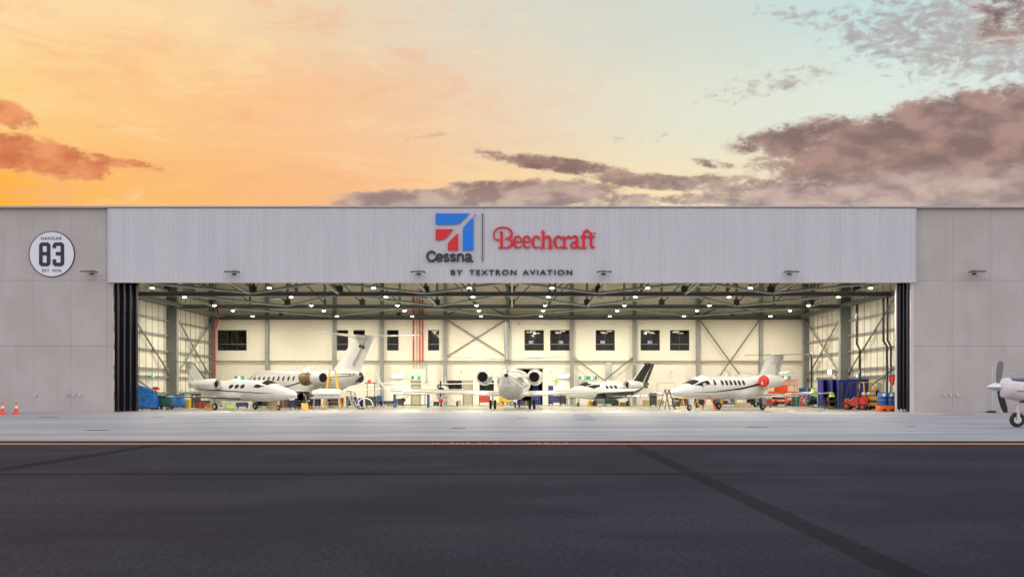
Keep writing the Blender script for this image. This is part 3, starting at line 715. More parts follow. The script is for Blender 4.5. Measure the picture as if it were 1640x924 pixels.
SL = empty('small_lettering_sign', (0,0,0), 0, 'small widely spaced dark capital letters low on the fascia', 'sign')
for wd_, xa, xb in (('BY', 418, 496), ('TEXTRON', 540, 849), ('AVIATION', 889, 1217)):
    a, b_ = c8(xa,494), c8(xb,459); text(wd_, 'word', M['logo_dark'], (a[0], b_[0], a[1], b_[1]), SY, .09, .018, SL, 1.28)
# script word in red slab letters
BW = empty('red_script_sign', (0,0,0), 0, 'red serif script word mounted right of the divider on the fascia', 'sign')
def word(letters):
    k = 0
    for strokes in letters:
        mb = MB()
        for (pts, wd, sm) in strokes:
            if sm: pts, wd = smooth_path(pts, wd)
            ribbon_mb(mb, pts, wd, c8, SY-.12-.004*(k % 5), SY-.001*(k % 3)); k += 1
        mb.build('letter', M['logo_red'], BW)
T, N_, h_ = 19, 8, 13
def serif(x_, y_, w_=16): return ([(x_-w_, y_), (x_+w_, y_)], [9, 9], 0)
def eL(x_): return [([(x_+8,274),(x_+46,274),(x_+42,248),(x_+26,238),(x_+8,250),(x_+3,278),(x_+10,304),(x_+30,315),(x_+50,302)], [7,7,10,8,14,18,14,9,5], 1)]
def cL(x_): return [([(x_+44,258),(x_+38,243),(x_+22,238),(x_+7,254),(x_+3,280),(x_+12,306),(x_+30,315),(x_+47,302)], [15,10,8,15,18,14,9,5], 1)]
word([
 [([(752,212),(752,312)], [T,T], 0), serif(750,314,20), ([(738,262),(716,262),(702,244),(703,212),(722,190),(756,181),(792,186),(816,208),(817,232),(800,250),(776,254)], [10,9,9,9,9,8,10,15,16,12,8], 1),
  ([(776,254),(804,258),(819,280),(812,302),(790,314),(766,314)], [8,11,17,16,10,9], 1), ([(740,214),(752,208)], [8,8], 0)],
 eL(832), eL(892), cL(953),
 [([(1026,206),(1026,312)], [T,T], 0), serif(1022,316,17), ([(1014,205),(1026,203)], [9,9], 0), ([(1032,258),(1046,242),(1062,242),(1071,262),(1071,312)], [8,10,14,17,T-1], 1), serif(1072,316,17)],
 cL(1098),
 [([(1163,244),(1163,312)], [T,T], 0), serif(1163,316,19), ([(1150,243),(1163,240)], [8,8], 0), ([(1170,262),(1182,244),(1198,242),(1200,254)], [8,10,14,13], 1)],
 [([(1210,256),(1220,241),(1238,239),(1249,254),(1249,304),(1260,314),(1270,308)], [12,11,11,15,T-2,12,6], 1), ([(1246,272),(1222,280),(1209,296),(1216,312),(1232,313),(1247,298)], [9,12,16,13,9,7], 1)],
 [([(1328,214),(1318,202),(1304,202),(1293,218),(1291,245),(1291,312)], [14,11,12,16,T,T], 1), serif(1291,316,19), ([(1270,241),(1318,241)], [10,10], 0)],
 [([(1340,214),(1340,296),(1350,313),(1364,306)], [T-2,T,13,6], 1), ([(1322,242),(1364,242)], [10,10], 0)],
])
mb = MB(); a = c8(1364,219); mb.lathe([(-.10,.05),(0,.05)], (a[0], SY, a[1]), 'y', 14); mb.build('registered_mark', M['logo_dark'], BW)
def strokes_word(letters, m_, parent):
    k = 0
    for strokes in letters:
        mb = MB()
        for (pts, wd, sm) in strokes:
            if not isinstance(wd, list): wd = [wd]*len(pts)
            if sm: pts, wd = smooth_path(pts, wd)
            ribbon_mb(mb, pts, wd, c8, SY-.12-.004*(k % 5), SY-.001*(k % 3)); k += 1
        mb.build('letter', m_, parent)
def eS(x_): return [([(x_+6,379),(x_+40,379),(x_+38,364),(x_+24,357),(x_+9,364),(x_+5,380),(x_+10,396),(x_+25,402),(x_+39,394)], 11, 1)]
def sS(x_): return [([(x_+36,366),(x_+22,357),(x_+8,364),(x_+12,376),(x_+30,383),(x_+36,393),(x_+22,402),(x_+5,394)], 11, 1)]
strokes_word([
 [([(316,356),(304,343),(286,340),(269,352),(264,371),(270,391),(288,402),(306,398),(318,385)], 13, 1)],
 eS(320), sS(368), sS(411),
 [([(464,355),(464,406)], 12, 0), ([(466,370),(476,358),(490,358),(498,370),(498,406)], 12, 1)],
 [([(516,366),(530,357),(546,362),(549,376),(549,396),(556,403),(566,401)], 11, 1), ([(548,378),(526,381),(515,391),(522,402),(536,401),(547,390)], 11, 1)],
], M['logo_dark'], S)
# round number sign
RS = empty('round_number_sign', (0,0,0), 0, 'round white sign with large block number on the left tan wall', 'sign')
def c9(x_, y_): return XZ(30+x_/10.27, 360+y_/10.27, 89.8)
a = c9(532,480); r = 36.6*89.8/F
mb = MB(); mb.lathe([(-.07,r),(-.01,r)], (a[0], 0, a[1]), 'y', 64); mb.build('disc', M['disc'], RS)
mb = MB(); mb.lathe([(-.08,r-.045),(-.08,r),(-.004,r+.012),(-.004,r-.045)], (a[0], 0, a[1]), 'y', 64, cap=False); mb.build('rim', M['logo_dark'], RS)
for s_, x0, x1, y0, y1 in (('HANGAR',358,700,196,246),('EST',378,492,728,770),('2026',540,690,728,770)):
    p, q_ = c9(x0, y1), c9(x1, y0); text(s_, 'lettering', M['logo_dark'], (p[0], q_[0], p[1], q_[1]), -.072, .02, .0, RS, 1.12)
d8 = [([(350,425),(354,330),(366,316),(472,316),(484,330),(484,424),(462,450),(430,474)], 0)]
mb = MB(); ww = 58
def chl(x0, x1, y0, y1, c_=20): return [(x0+c_,y0),(x1-c_,y0),(x1,y0+c_),(x1,y1-c_),(x1-c_,y1),(x0+c_,y1),(x0,y1-c_),(x0,y0+c_)]
ribbon_mb(mb, chl(354,482,316,472), ww, c9, -.10, -.073, True); ribbon_mb(mb, chl(354,482,473,651), ww, c9, -.103, -.073, True)
mb.build('numeral', M['logo_dark'], RS)
mb = MB(); ribbon_mb(mb, [(577,383),(577,336),(597,316),(689,316),(709,336),(709,452),(689,473),(600,473)], ww, c9, -.10, -.073)
ribbon_mb(mb, [(640,474),(689,474),(709,494),(709,631),(689,651),(597,651),(577,631),(577,566)], ww, c9, -.103, -.073); mb.build('numeral', M['logo_dark'], RS)
# green exit signs
def exitsign(px, py, label, n=1, D=DB-.2, wall=None, rz=0):
    a = XZ(px, py, D); c_ = (a[0], YB-.12+.45*0, a[1]) if wall is None else wall
    o = empty('exit_sign', c_, rz, label, 'exit sign', 'green emergency exit signs on the hangar walls'); 
    w_ = .46*n
    box((-w_-.02, 0, -.19), (w_+.02, .06, .19)).build('casing', M['white_plastic'], o)
    box((-w_, -.02, -.17), (w_, -.002, .17)).build('face', M['greensign'], o)
    mb = MB()
    for k in range(n):
        x_ = -w_+.46*2*k+.46
        mb.box((x_-.16, -.03, -.14), (x_+.06, -.021, .14)); 
        mb.tube([(x_+.16,-.026,.08),(x_+.20,-.026,.0),(x_+.14,-.026,-.10)], .025, 6); mb.lathe([(-.03,.035),(-.021,.035)], (x_+.19,0,.12), 'y', 8)
    mb.build('running_figure_and_door', M['whitesign'], o)
exitsign(383, 604.5, 'green exit sign above the left small jet')
exitsign(666, 604.5, 'green exit sign above the left khaki door')
exitsign(941.5, 605, 'wide green exit sign above the nose of the black-finned jet', 2)
exitsign(1259, 604.5, 'green exit sign above the orange lift platform')
exitsign(0, 0, 'green exit sign on the left side wall', wall=(-SXL+.45, 18.5, 2.75), rz=R(90))
exitsign(0, 0, 'green exit sign on the right side wall above the blue screens', wall=(SX-.45, 20.5, 2.72), rz=R(-90))
exitsign(0, 0, 'small green exit sign beyond the blue screens', wall=(SX-.45, 35.8, 2.6), rz=R(-90))
# ------------------------------------------------------------------ aircraft
def herm(st, x):
    """st sorted by descending x: (x, zc, hw, hh)"""
    if x >= st[0][0]: return st[0][1:]
    if x <= st[-1][0]: return st[-1][1:]
    for i in range(len(st)-1):
        if st[i][0] >= x >= st[i+1][0]: break
    a, b_ = st[i], st[i+1]; t = (a[0]-x)/(a[0]-b_[0]); res = []
    for k in (1, 2, 3):
        def sl(j):
            if j <= 0 or j >= len(st)-1: return 0 if j >= len(st)-1 else (st[1][k]-st[0][k])/(st[0][0]-st[1][0])*1.2
            s0 = (st[j][k]-st[j-1][k])/(st[j-1][0]-st[j][0]); s1 = (st[j+1][k]-st[j][k])/(st[j][0]-st[j+1][0])
            return 0 if s0*s1 <= 0 else 2*s0*s1/(s0+s1)
        h_ = a[0]-b_[0]; m0, m1 = sl(i)*h_, sl(i+1)*h_
        res.append((2*t**3-3*t*t+1)*a[k]+(t**3-2*t*t+t)*m0+(-2*t**3+3*t*t)*b_[k]+(t**3-t*t)*m1)
    return res
class Fus:
    def __init__(s, nose, tail, Rr, zc, up=.55, drop=.36, hk=1.0, stretch=1.0):
        q_ = lambda d: nose-d*Rr*stretch
        s.st = [(nose, zc-drop*Rr, .02, .02), (q_(.18), zc-drop*Rr, .20*Rr, .19*Rr), (q_(.7), zc-.33*Rr, .42*Rr, .38*Rr), (q_(1.5), zc-.27*Rr, .62*Rr, .55*Rr), (q_(2.4), zc-.18*Rr, .80*Rr, .70*Rr),
                (q_(3.3), zc-.04*Rr, .93*Rr, .90*Rr*hk), (q_(4.3), zc, Rr, Rr*hk), (tail+6.0*Rr, zc, Rr, Rr*hk), (tail+4.0*Rr, zc+.10*up*Rr, .90*Rr, .90*Rr*hk), (tail+2.2*Rr, zc+.45*up*Rr, .62*Rr, .66*Rr*hk),
                (tail+.8*Rr, zc+.85*up*Rr, .34*Rr, .38*Rr), (tail, zc+up*Rr, .15*Rr, .17*Rr)]
        s.R = Rr; s.nose = nose; s.tail = tail
    def at(s, x, phi, off=0.):
        zc, hw, hh = herm(s.st, x); return (x, (hw+off)*math.sin(phi), zc+(hh+off)*math.cos(phi))
    def side(s, x, z, sgn, off=.012):
        zc, hw, hh = herm(s.st, x); t = max(-1, min(1, (z-zc)/hh)); return (x, sgn*(hw+off)*math.sqrt(max(0, 1-t*t))+0, zc+(hh+off*.0)*t)
    def mesh(s, n=40, segs=70):
        mb = MB(); xs = []
        for i in range(segs+1):
            t = i/segs; xs.append(s.nose+(s.tail-s.nose)*(t**1.35))
        mb.rings([[s.at(x, 2*math.pi*k/n) for k in range(n)] for x in xs]); return mb
    def patch(s, mb, quad, sgn=1, n=6, off=.012):
        """quad: 4 (x, phi_deg) corners"""
        g_ = []
        for i in range(n+1):
            for j in range(n+1):
                u, v = i/n, j/n
                x = (quad[0][0]*(1-u)+quad[1][0]*u)*(1-v)+(quad[3][0]*(1-u)+quad[2][0]*u)*v
                p = (quad[0][1]*(1-u)+quad[1][1]*u)*(1-v)+(quad[3][1]*(1-u)+quad[2][1]*u)*v
                a = s.at(x, R(p), off); g_.append((a[0], a[1]*sgn, a[2]))
        mb.add(g_, [(i*(n+1)+j, (i+1)*(n+1)+j, (i+1)*(n+1)+j+1, i*(n+1)+j+1) for i in range(n) for j in range(n)])
    def oval(s, mb, x, z, rx, rz_, sgn, off=.013, lean=0., pw=2.0):
        vs = [s.side(x, z, sgn, off+.004)]; N = 18
        for k in range(N):
            a = 2*math.pi*k/N; c_, s_ = math.cos(a), math.sin(a); c_ = math.copysign(abs(c_)**(2/pw), c_); s_ = math.copysign(abs(s_)**(2/pw), s_)
            vs.append(s.side(x+rx*c_+lean*rz_*s_, z+rz_*s_, sgn, off))
        mb.add(vs, [(0, k+1, (k+1) % N+1) for k in range(N)])
    def strip(s, mb, pts, sgn, off=.011):
        """pts: (x, z, half width)"""
        P_ = []
        for (a, b_) in zip(pts[:-1], pts[1:]):
            for k in range(6):
                t = k/6; P_.append(tuple(a[i]*(1-t)+b_[i]*t for i in range(3)))
        P_.append(pts[-1]); n = len(P_)
        vs = [s.side(x, z+w_, sgn, off) for x, z, w_ in P_]+[s.side(x, z-w_, sgn, off) for x, z, w_ in P_]
        mb.add(vs, [(i, i+1, n+i+1, n+i) for i in range(n-1)])
AF = [(1,0),(.85,.035),(.6,.075),(.35,.10),(.15,.082),(.05,.052),(.012,.026),(0,0),(.012,-.022),(.05,-.036),(.15,-.05),(.35,-.055),(.6,-.04),(.85,-.02)]
def foil(le, chord, th, nrm=(0,0,1), keep=None):
    le = Vector(le); nrm = Vector(nrm).normalized(); r_ = []
    for (c_, t) in AF:
        r_.append(le+Vector((-c_*chord, 0, 0))+nrm*(t/.15*th*.5*1.0))
    return r_
def surf_loft(secs):
    mb = MB(); mb.rings([foil(*q_) for q_ in secs]); return mb
def boot(secs, mat_, parent, name='leading_edge', fr=.055):
    mb = MB(); rr = []
    for q_ in secs:
        le, ch, th = Vector(q_[0]), q_[1], q_[2]; nr = Vector(q_[3] if len(q_) > 3 else (0,0,1)).normalized(); k = th/.15*.5
        ring = [le+Vector((-.07*ch,0,0))+nr*(.062*k+.006), le+Vector((-.02*ch,0,0))+nr*(.038*k+.006), le+Vector((.012,0,0)), le+Vector((-.02*ch,0,0))-nr*(.030*k+.006), le+Vector((-.07*ch,0,0))-nr*(.045*k+.006)]
        rr.append(ring)
    mb.rings(rr, cap=False, close=True); return mb.build(name, mat_, parent, smooth=True)
def wheel(parent, x, y, r, w_, name='wheel', z=None):
    z = r if z is None else z
    mb = MB(); mb.lathe([(-w_/2*.7, r*.55), (-w_/2, r*.72), (-w_/2*.85, r*.93), (-w_/4, r), (w_/4, r), (w_/2*.85, r*.93), (w_/2, r*.72), (w_/2*.7, r*.55)], (x, y, z), 'y', 24)
    o = mb.build(name, M['black'], parent, smooth=True)
    mb = MB(); mb.lathe([(-w_/2*.74, r*.12), (-w_/2*.72, r*.5), (w_/2*.72, r*.5), (w_/2*.74, r*.12)], (x, y, z), 'y', 18); mb.build('rim', M['alu'], o, smooth=True)
def nacelle(parent, x0, x1, y, z, r, cover=None, open_rear=True, name='engine', both=True, fus_y=0, sgn=1, pyl=True, exr=.62):
    L = x0-x1; mb = MB()
    prof = [(x1+L*.14, r*.10), (x1+.10*L, r*exr*.9), (x1, r*exr), (x1, r*(exr+.05)), (x1+.25*L, r*.88), (x1+.55*L, r), (x0-.18*L, r*.98), (x0-.04*L, r*.84), (x0, r*.75), (x0-.05*L, r*.68), (x0-.16*L, r*.68), (x0-.16*L, r*.08)]
    mb.lathe(prof, (0, y, z), 'x', 28, cap=False); o = mb.build(name, M['white'], parent, smooth=True)
    mb = MB(); mb.lathe([(x0-.052*L, r*.685), (x0-.003*L, r*.755), (x0+.004, r*.77), (x0-.045*L, r*.852)], (0, y, z), 'x', 28, cap=False); mb.build('intake_lip', M['alu'], o, smooth=True)
    mb = MB(); mb.lathe([(x0-.155*L, .01), (x0-.15*L, r*.67)], (0, y, z), 'x', 20); mb.build('fan', M['dark'], o)
    mb = MB(); mb.lathe([(x1+.012, .01), (x1+.014, r*exr*.93)], (0, y, z), 'x', 24); mb.build('exhaust_opening', M['dark'], o)
    if cover: 
        mb = MB(); mb.lathe([(x0+.05, .02), (x0+.09, r*.5), (x0+.03, r*.82), (x0-.05*L, r*.90), (x0-.07*L, r*.88)], (0, y, z), 'x', 28); mb.build('intake_cover', cover, o, smooth=True)
        mb = MB(); mb.box((x0+.075, y-.04, z-r*.5), (x0+.11, y+.04, z-r*.1)); mb.build('warning_tab', M['tape'], o)
    if pyl:
        yi = fus_y*sgn; rr = [foil((x0-.22*L, yi, z-.02), L*.72, .22), foil((x0-.25*L, y-sgn*r*.85, z), L*.68, .16)]
        MB().rings(rr).build('pylon', M['white'], o, smooth=True)
    return o
def gear(parent, x, y, ztop, r, w_, dual=False, mat_=None, lean=0, door=None, nm='landing_gear'):
    mb = MB(); mb.tube([(x, y, r), (x+lean, y, ztop)], .05, 10); mb.tube([(x-.03, y, r+.1), (x-.35, y, ztop)], .025, 8); mb.tube([(x, y-(.22 if dual else .13), r), (x, y+(.22 if dual else .13), r)], .035, 8)
    o = mb.build(nm, mat_ or M['galv'], parent, smooth=True)
    for yy in ((y-.18, y+.18) if dual else ((y-.02),)): wheel(o, x, yy, r, w_)
    if door:
        mb = MB(); mb.box((x-.30+lean*.5, y+door, r*1.5), (x+.25+lean*.5, y+door+.025, ztop), .01); mb.build('gear_door', M['white'], o)
    return o

def jet(name, label, loc, heading, f, wing, winglet, eng, fin, stab, gears, wins, screen, stripes, wm=None, extra=None, tailmat=None, booty=None, coverm=None, cat='jet', open_eng=False, belly=None):
    """heading: nose direction angle in degrees from +x"""
    o = empty(name, (loc[0], loc[1], .004), R(heading), label, cat)
    body = wm or M['white']
    fz = f.mesh().build('fuselage', body, o, smooth=True)
    # wings
    for sgn in (1, -1):
        secs = [((a[0], a[1]*sgn, a[2]), a[3], a[4]) for a in wing]
        wg = surf_loft(secs).build('wing', body, o, smooth=True)
        if booty: boot(secs[1:], booty, wg)
        else: boot(secs[1:], M['alu'], wg)
        t = wing[-1]
        if winglet:
            ws = [secs[-1]+((0,0,1),)]+[((t[0]-dx, (t[1]+dy)*sgn, t[2]+dz), ch, .05, (0, -nz*sgn, 1-nz+.01)) for dx, dy, dz, ch, nz in winglet]
            surf_loft(ws).build('winglet', body, wg, smooth=True)
        mb = MB(); a, b_ = wing[1], wing[-1]
        for t0, t1 in ((.06, .48), (.55, .92)):
            p0 = [a[i]+(b_[i]-a[i])*t0 for i in range(5)]; p1 = [a[i]+(b_[i]-a[i])*t1 for i in range(5)]
            mb.bar((p0[0]-p0[3]*.76, p0[1]*sgn, p0[2]+.05), (p1[0]-p1[3]*.76, p1[1]*sgn, p1[2]+.03), .02, .015)
        mb.build('flap_gap', M['satin'], wg)
        mb = MB(); mb.lathe([(-.06,.0),(-.04,.045),(.06,.05),(.1,.0)], (wing[-1][0]-.12, wing[-1][1]*sgn, wing[-1][2]+.02), 'x', 10); mb.build('position_light', M['logo_red'] if sgn > 0 else M['greensign'], wg, smooth=True)
    if belly:
        mb = MB(); x0, x1, zc_, hw, hh = belly; N = 14
        mb.rings([[((x0+(x1-x0)*i/N), hw*math.sin(math.pi*min(1,max(.001,i/N)))**.5*math.cos(2*math.pi*k/28), zc_+hh*math.sin(math.pi*min(1,max(.001,i/N)))**.5*math.sin(2*math.pi*k/28)) for k in range(28)] for i in range(N+1)])
        mb.build('belly_fairing', body, o, smooth=True)
    tm = tailmat or body
    fn = surf_loft([((a[0], 0, a[1]), a[2], a[3], (0,1,0)) for a in fin]).build('fin', tm, o, smooth=True)
    boot([((a[0], 0, a[1]), a[2], a[3], (0,1,0)) for a in fin[1:]], booty or M['satin'], fn)
    mb = MB(); a, b_ = fin[1], fin[-1]; mb.bar((a[0]-a[2]*.7, 0, a[1]+.15), (b_[0]-b_[2]*.68, 0, b_[1]-.1), .02, a[3]*1.02, (0,1,0)); mb.build('rudder_gap', M['satin'], fn)
    for sgn in (1, -1):
        secs = [((a[0], a[1]*sgn, a[2]), a[3], a[4]) for a in stab]; st_ = surf_loft(secs).build('tailplane', body, o, smooth=True); boot(secs, booty or M['alu'], st_)
    a = stab[0]; mb = MB(); mb.lathe([(a[0]+.35, .01), (a[0]+.1, .10), (a[0]-a[3]*.5, .13), (a[0]-a[3]-.1, .02)], (0, 0, a[2]), 'x', 14); mb.build('tail_fairing', tm if a[2] < 99 else body, o, smooth=True)
    x0, x1, ey, ez, er, fy_ = eng
    for sgn in (1, -1):
        if open_eng and sgn > 0: continue
        nacelle(o, x0, x1, ey*sgn, ez, er, cover=coverm, fus_y=fy_, sgn=sgn)
    for q_ in gears: gear(o, *q_)
    # glazing
    for (x, z, rx, rz_, lean, pw) in wins:
        for sgn in (1, -1):
            mb = MB(); f.oval(mb, x, z, rx, rz_, sgn, lean=lean, pw=pw); mb.build('cabin_window', M['glass'], o)
    for nm, quad in screen:
        for sgn in (1, -1):
            mb = MB(); f.patch(mb, quad, sgn); mb.build(nm, M['glass'], o, smooth=True)
    for m_, pts in stripes:
        mb = MB()
        for sgn in (1, -1): f.strip(mb, pts, sgn)
        mb.build('cheat_line', m_, o)
    # entry door outline and small aerials
    mb = MB(); xd = screen[-1][1][0][0]-.75*f.R if screen else 0; zc_ = f.st[6][1]
    for sgn in (1,):
        for (xa, za, xb, zb_) in ((xd, zc_+.62*f.R, xd, zc_-.6*f.R), (xd-.62, zc_+.62*f.R, xd-.62, zc_-.6*f.R)): 
            f.strip(mb, [(xa-.006, za, .0), (xa-.006, zb_, .0)], sgn) if False else mb.add([f.side(xa+(dx), za+(zb_-za)*k/8, sgn, .011) for k in range(9) for dx in (-.012, .012)], [(2*k, 2*k+1, 2*k+3, 2*k+2) for k in range(8)])
    mb.build('door_outline', M['satin'], o)
    mb = MB(); xm = (f.nose+f.tail)/2; top_ = f.at(xm, 0)[2]; mb.prism([(xm+.15, top_-.02), (xm+.02, top_+.22), (xm-.10, top_+.22), (xm-.15, top_-.02)], -.015, .015); mb.build('aerial', M['white'], o)
    if extra: extra(o, f)
    return o

K = R
def small_jet(name, label, loc, heading, body=None, tailmat=None, booty=None, blackbelly=False):
    f = Fus(6.6, -6.1, .82, 1.48, up=.75, drop=.34)
    wing = [(1.15,.0,.84,2.4,.30),(1.05,.7,.86,2.15,.28),(.55,6.5,1.05,1.05,.20)]
    fin = [(-3.3,1.7,2.9,.24),(-3.7,2.15,2.35,.2),(-5.45,3.72,1.25,.12)]
    stab = [(-5.5,0,3.74,1.05,.12),(-5.95,2.75,3.78,.62,.08)]
    if blackbelly: fin = [(-2.9,1.7,3.3,.28),(-3.3,2.2,2.8,.24),(-5.6,4.05,1.7,.18)]; stab = [(-5.8,0,4.06,1.3,.16),(-6.3,2.9,4.08,.7,.10)]
    eng = (-1.0,-3.4,1.22,1.98,.44,.5)
    gears = [(-.35,2.0,1.1,.26,.17,False,None,.0),(-.35,-2.0,1.1,.26,.17,False,None,.0),(4.6,0,1.0,.20,.13,False,None,.1)]
    wins = [(x,1.80,.24,.165,.25,2.) for x in (1.35,.68,.0)]
    sc_ = [('windscreen', [(4.4,4),(3.5,4),(3.35,48),(4.0,52)]), ('cockpit_window', [(3.8,57),(2.8,55),(2.6,72),(3.2,76)])]
    if blackbelly: sc_ = [('windscreen', [(4.7,3),(3.6,3),(3.4,46),(4.3,50)]), ('cockpit_window', [(4.2,53),(2.2,50),(2.3,66),(3.4,79)])]
    st_ = [(M['gloss_black'], [(4.9,1.28,.004),(3.,1.32,.03),(0,1.45,.035),(-4.5,1.62,.06)]), (M['satin'], [(4.0,1.24,.004),(0,1.37,.02),(-4.5,1.52,.03)])]
    def ex(o, f):
        if blackbelly:
            mb = MB()
            for sgn in (1, -1): f.patch(mb, [(-5.9,58),(2.8,112),(2.8,180),(-5.9,180)], sgn, 12, .010)
            mb.build('black_underside', M['gloss_black'], o, smooth=True)
            mb = MB()
            for sgn in (1, -1): f.patch(mb, [(-6.2,0),(-4.4,0),(-3.6,120),(-6.2,120)], sgn, 10, .011)
            mb.build('black_tail_cone', M['gloss_black'], o, smooth=True)
            mb = MB()
            for sgn in (1, -1):
                mb.add([(.9,.7*sgn,.75),(-1.05,.7*sgn,.75),(-.45,6.2*sgn,.96),(.5,6.2*sgn,.96)], [(0,1,2,3)])
            mb.build('black_wing_underside', M['gloss_black'], o)
    return jet(name, label, loc, heading, f, wing, None, eng, fin, stab, gears, wins, sc_, [] if blackbelly else st_, body, ex, tailmat, booty)
small_jet('small_jet', 'white small business jet with three oval windows and black fin edge, nose pointing right', (-21.25, 11.0), -38, booty=M['gloss_black'])
small_jet('small_jet', 'white small jet with glossy black fin and underside near the back wall', (9.2, 33.0), 180+48, tailmat=M['gloss_black'], blackbelly=True)

def light_jet(name, label, loc, heading, cover=None, tt=True, stripes=True):
    f = Fus(8.3, -5.4, .90, 1.72, up=.8, drop=.40)
    wing = [(1.2,.0,.86,2.5,.34),(1.1,.8,.88,2.3,.32),(.3,8.0,1.32,1.05,.2)]
    fin = [(-2.3,1.9,3.0,.26),(-2.8,2.4,2.55,.22),(-4.95,4.3,1.5,.14)] if tt else [(-3.6,1.9,3.3,.26),(-4.1,2.4,2.75,.22),(-6.3,4.9,1.45,.14)]
    stab = [(-4.8,0,4.32,1.45,.16),(-5.6,3.3,4.36,.75,.09)] if tt else [(-5.2,0.1,2.9,1.4,.11),(-5.8,2.95,3.2,.75,.06)]
    eng = (-1.45,-3.9,1.30,2.22,.52,.55)
    gears = [(-.3,2.05,1.1,.29,.2,False,None,0,.14),(-.3,-2.05,1.1,.29,.2,False,None,0,-.16),(6.15,0,1.1,.23,.15,False,None,.1)]
    wins = [(x,2.08,.15,.20,.0,2.6) for x in (4.15,3.2,2.65,2.1,1.55,1.0,.45)]
    sc_ = [('windscreen', [(6.75,3),(5.9,3),(5.7,44),(6.5,49)]), ('cockpit_window', [(6.3,54),(4.85,53),(4.7,74),(5.6,78)])]
    st_ = [(M['gloss_black'], [(6.6,1.36,.004),(4,1.40,.03),(1.,1.62,.07),(-2.3,2.05,.09)]), (M['satin'], [(5.,1.45,.008),(1.5,1.75,.02),(-2.3,2.22,.025)]), (M['satin'], [(1.5,1.42,.01),(-3.,1.78,.02),(-4.6,1.95,.02)])] if stripes else []
    def ex(o, f):
        if tt:
            mb = MB(); mb.add([(-4.5,.11,3.78),(-6.1,.03,3.78),(-6.1,.03,3.66),(-4.4,.11,3.66),(-4.5,-.11,3.78),(-6.1,-.03,3.78),(-6.1,-.03,3.66),(-4.4,-.11,3.66)], [(0,1,2,3),(4,5,6,7)]); mb.build('tail_band', M['satin'], o)
        for sgn in (1, -1):
            mb = MB(); mb.lathe([(-.12,.02),(-.1,.09),(.1,.09),(.12,.02)], (5.6, sgn*.98, 1.95), 'x', 10); mb.build('pitot_pod', M['satin'], o, smooth=True)
    return jet(name, label, loc, heading, f, wing, None, eng, fin, stab, gears, wins, sc_, st_, None, ex, None, None, cover)
light_jet('business_jet', 'white business jet at right with red engine covers and dark diagonal cheat line', (17.45, 10.3), 180+45, cover=M['red'])
light_jet('business_jet', 'cream jet mostly hidden behind the jet with red engine covers, only its fin showing', (20.0, 27.2), 180+50, tt=False, stripes=False)

# mid size jet seen from directly behind
def centre_jet():
    f = Fus(12.0, -7.9, 1.12, 2.12, up=.45, drop=.38, hk=1.02)
    wing = [(2.4,0,1.12,3.6,.95),(2.0,1.0,1.16,3.1,.85),(-.4,9.8,1.50,1.25,.42)]
    wl_ = [(.25,.35,.12,1.05,.35),(.75,.72,.65,.8,.75),(1.35,1.0,1.45,.5,.9)]
    fin = [(-3.0,2.6,4.4,.50),(-4.4,3.3,3.2,.36),(-7.4,6.55,1.8,.26)]
    stab = [(-5.9,.1,3.85,1.8,.16),(-7.2,4.5,4.0,.85,.08)]
    eng = (-2.4,-5.4,1.98,2.52,.64,.75)
    gears = [(-.3,1.58,1.3,.36,.2,True,None,0),(-.3,-1.58,1.3,.36,.2,True,None,0),(8.3,.1,1.2,.24,.14,True,None,0)]
    wins = [(x,2.45,.17,.22,.0,2.4) for x in (6.6,5.6,4.6,3.6,2.6,1.6,.6,-.4)]
    sc_ = [('windscreen', [(9.9,4),(8.7,4),(8.75,46),(9.7,50)]), ('cockpit_window', [(9.6,55),(8.6,42),(8.1,62),(9.2,70)])]
    def ex(o, f):
        # tail cone underside panel with two vents, seen end-on
        mb = MB(); mb.rings([[(x, hw*math.sin(2*math.pi*k/28)*(1 if math.cos(2*math.pi*k/28) > 0 else 1.0), zc_+hh*math.cos(2*math.pi*k/28)) for k in range(28)] for (x, zc_, hw, hh) in ((0,1.55,.7,.5),(-1.5,1.5,.93,.78),(-3.4,1.6,.92,.78),(-5.2,1.82,.66,.62),(-6.6,2.12,.34,.34))]); mb.build('rear_fairing', M['satin'], o, smooth=True)
        for y_ in (-.22, .22): mb = box((-4.25, y_-.13, 1.10), (-4.55, y_+.13, 1.17)); mb.build('vent', M['dark'], o)
        mb = MB(); mb.lathe([(-7.93,.02),(-7.93,.15),(-7.8,.17)], (0,0,2.62), 'x', 14); mb.build('exhaust_pipe', M['dark'], o)
        mb = MB()
        for sgn in (1, -1): f.strip(mb, [(9.,1.95,.01),(2,2.0,.03),(-5,2.35,.05)], sgn)
        mb.build('cheat_line', M['satin'], o)
    return jet('twin_engine_jet', 'white twin-engined jet seen from directly behind in the middle of the hangar', (.05, 15.0), 86.5, f, wing, wl_, eng, fin, stab, gears, wins, sc_, [], None, ex, belly=(3.6,-3.0,1.18,1.02,.46))
centre_jet()

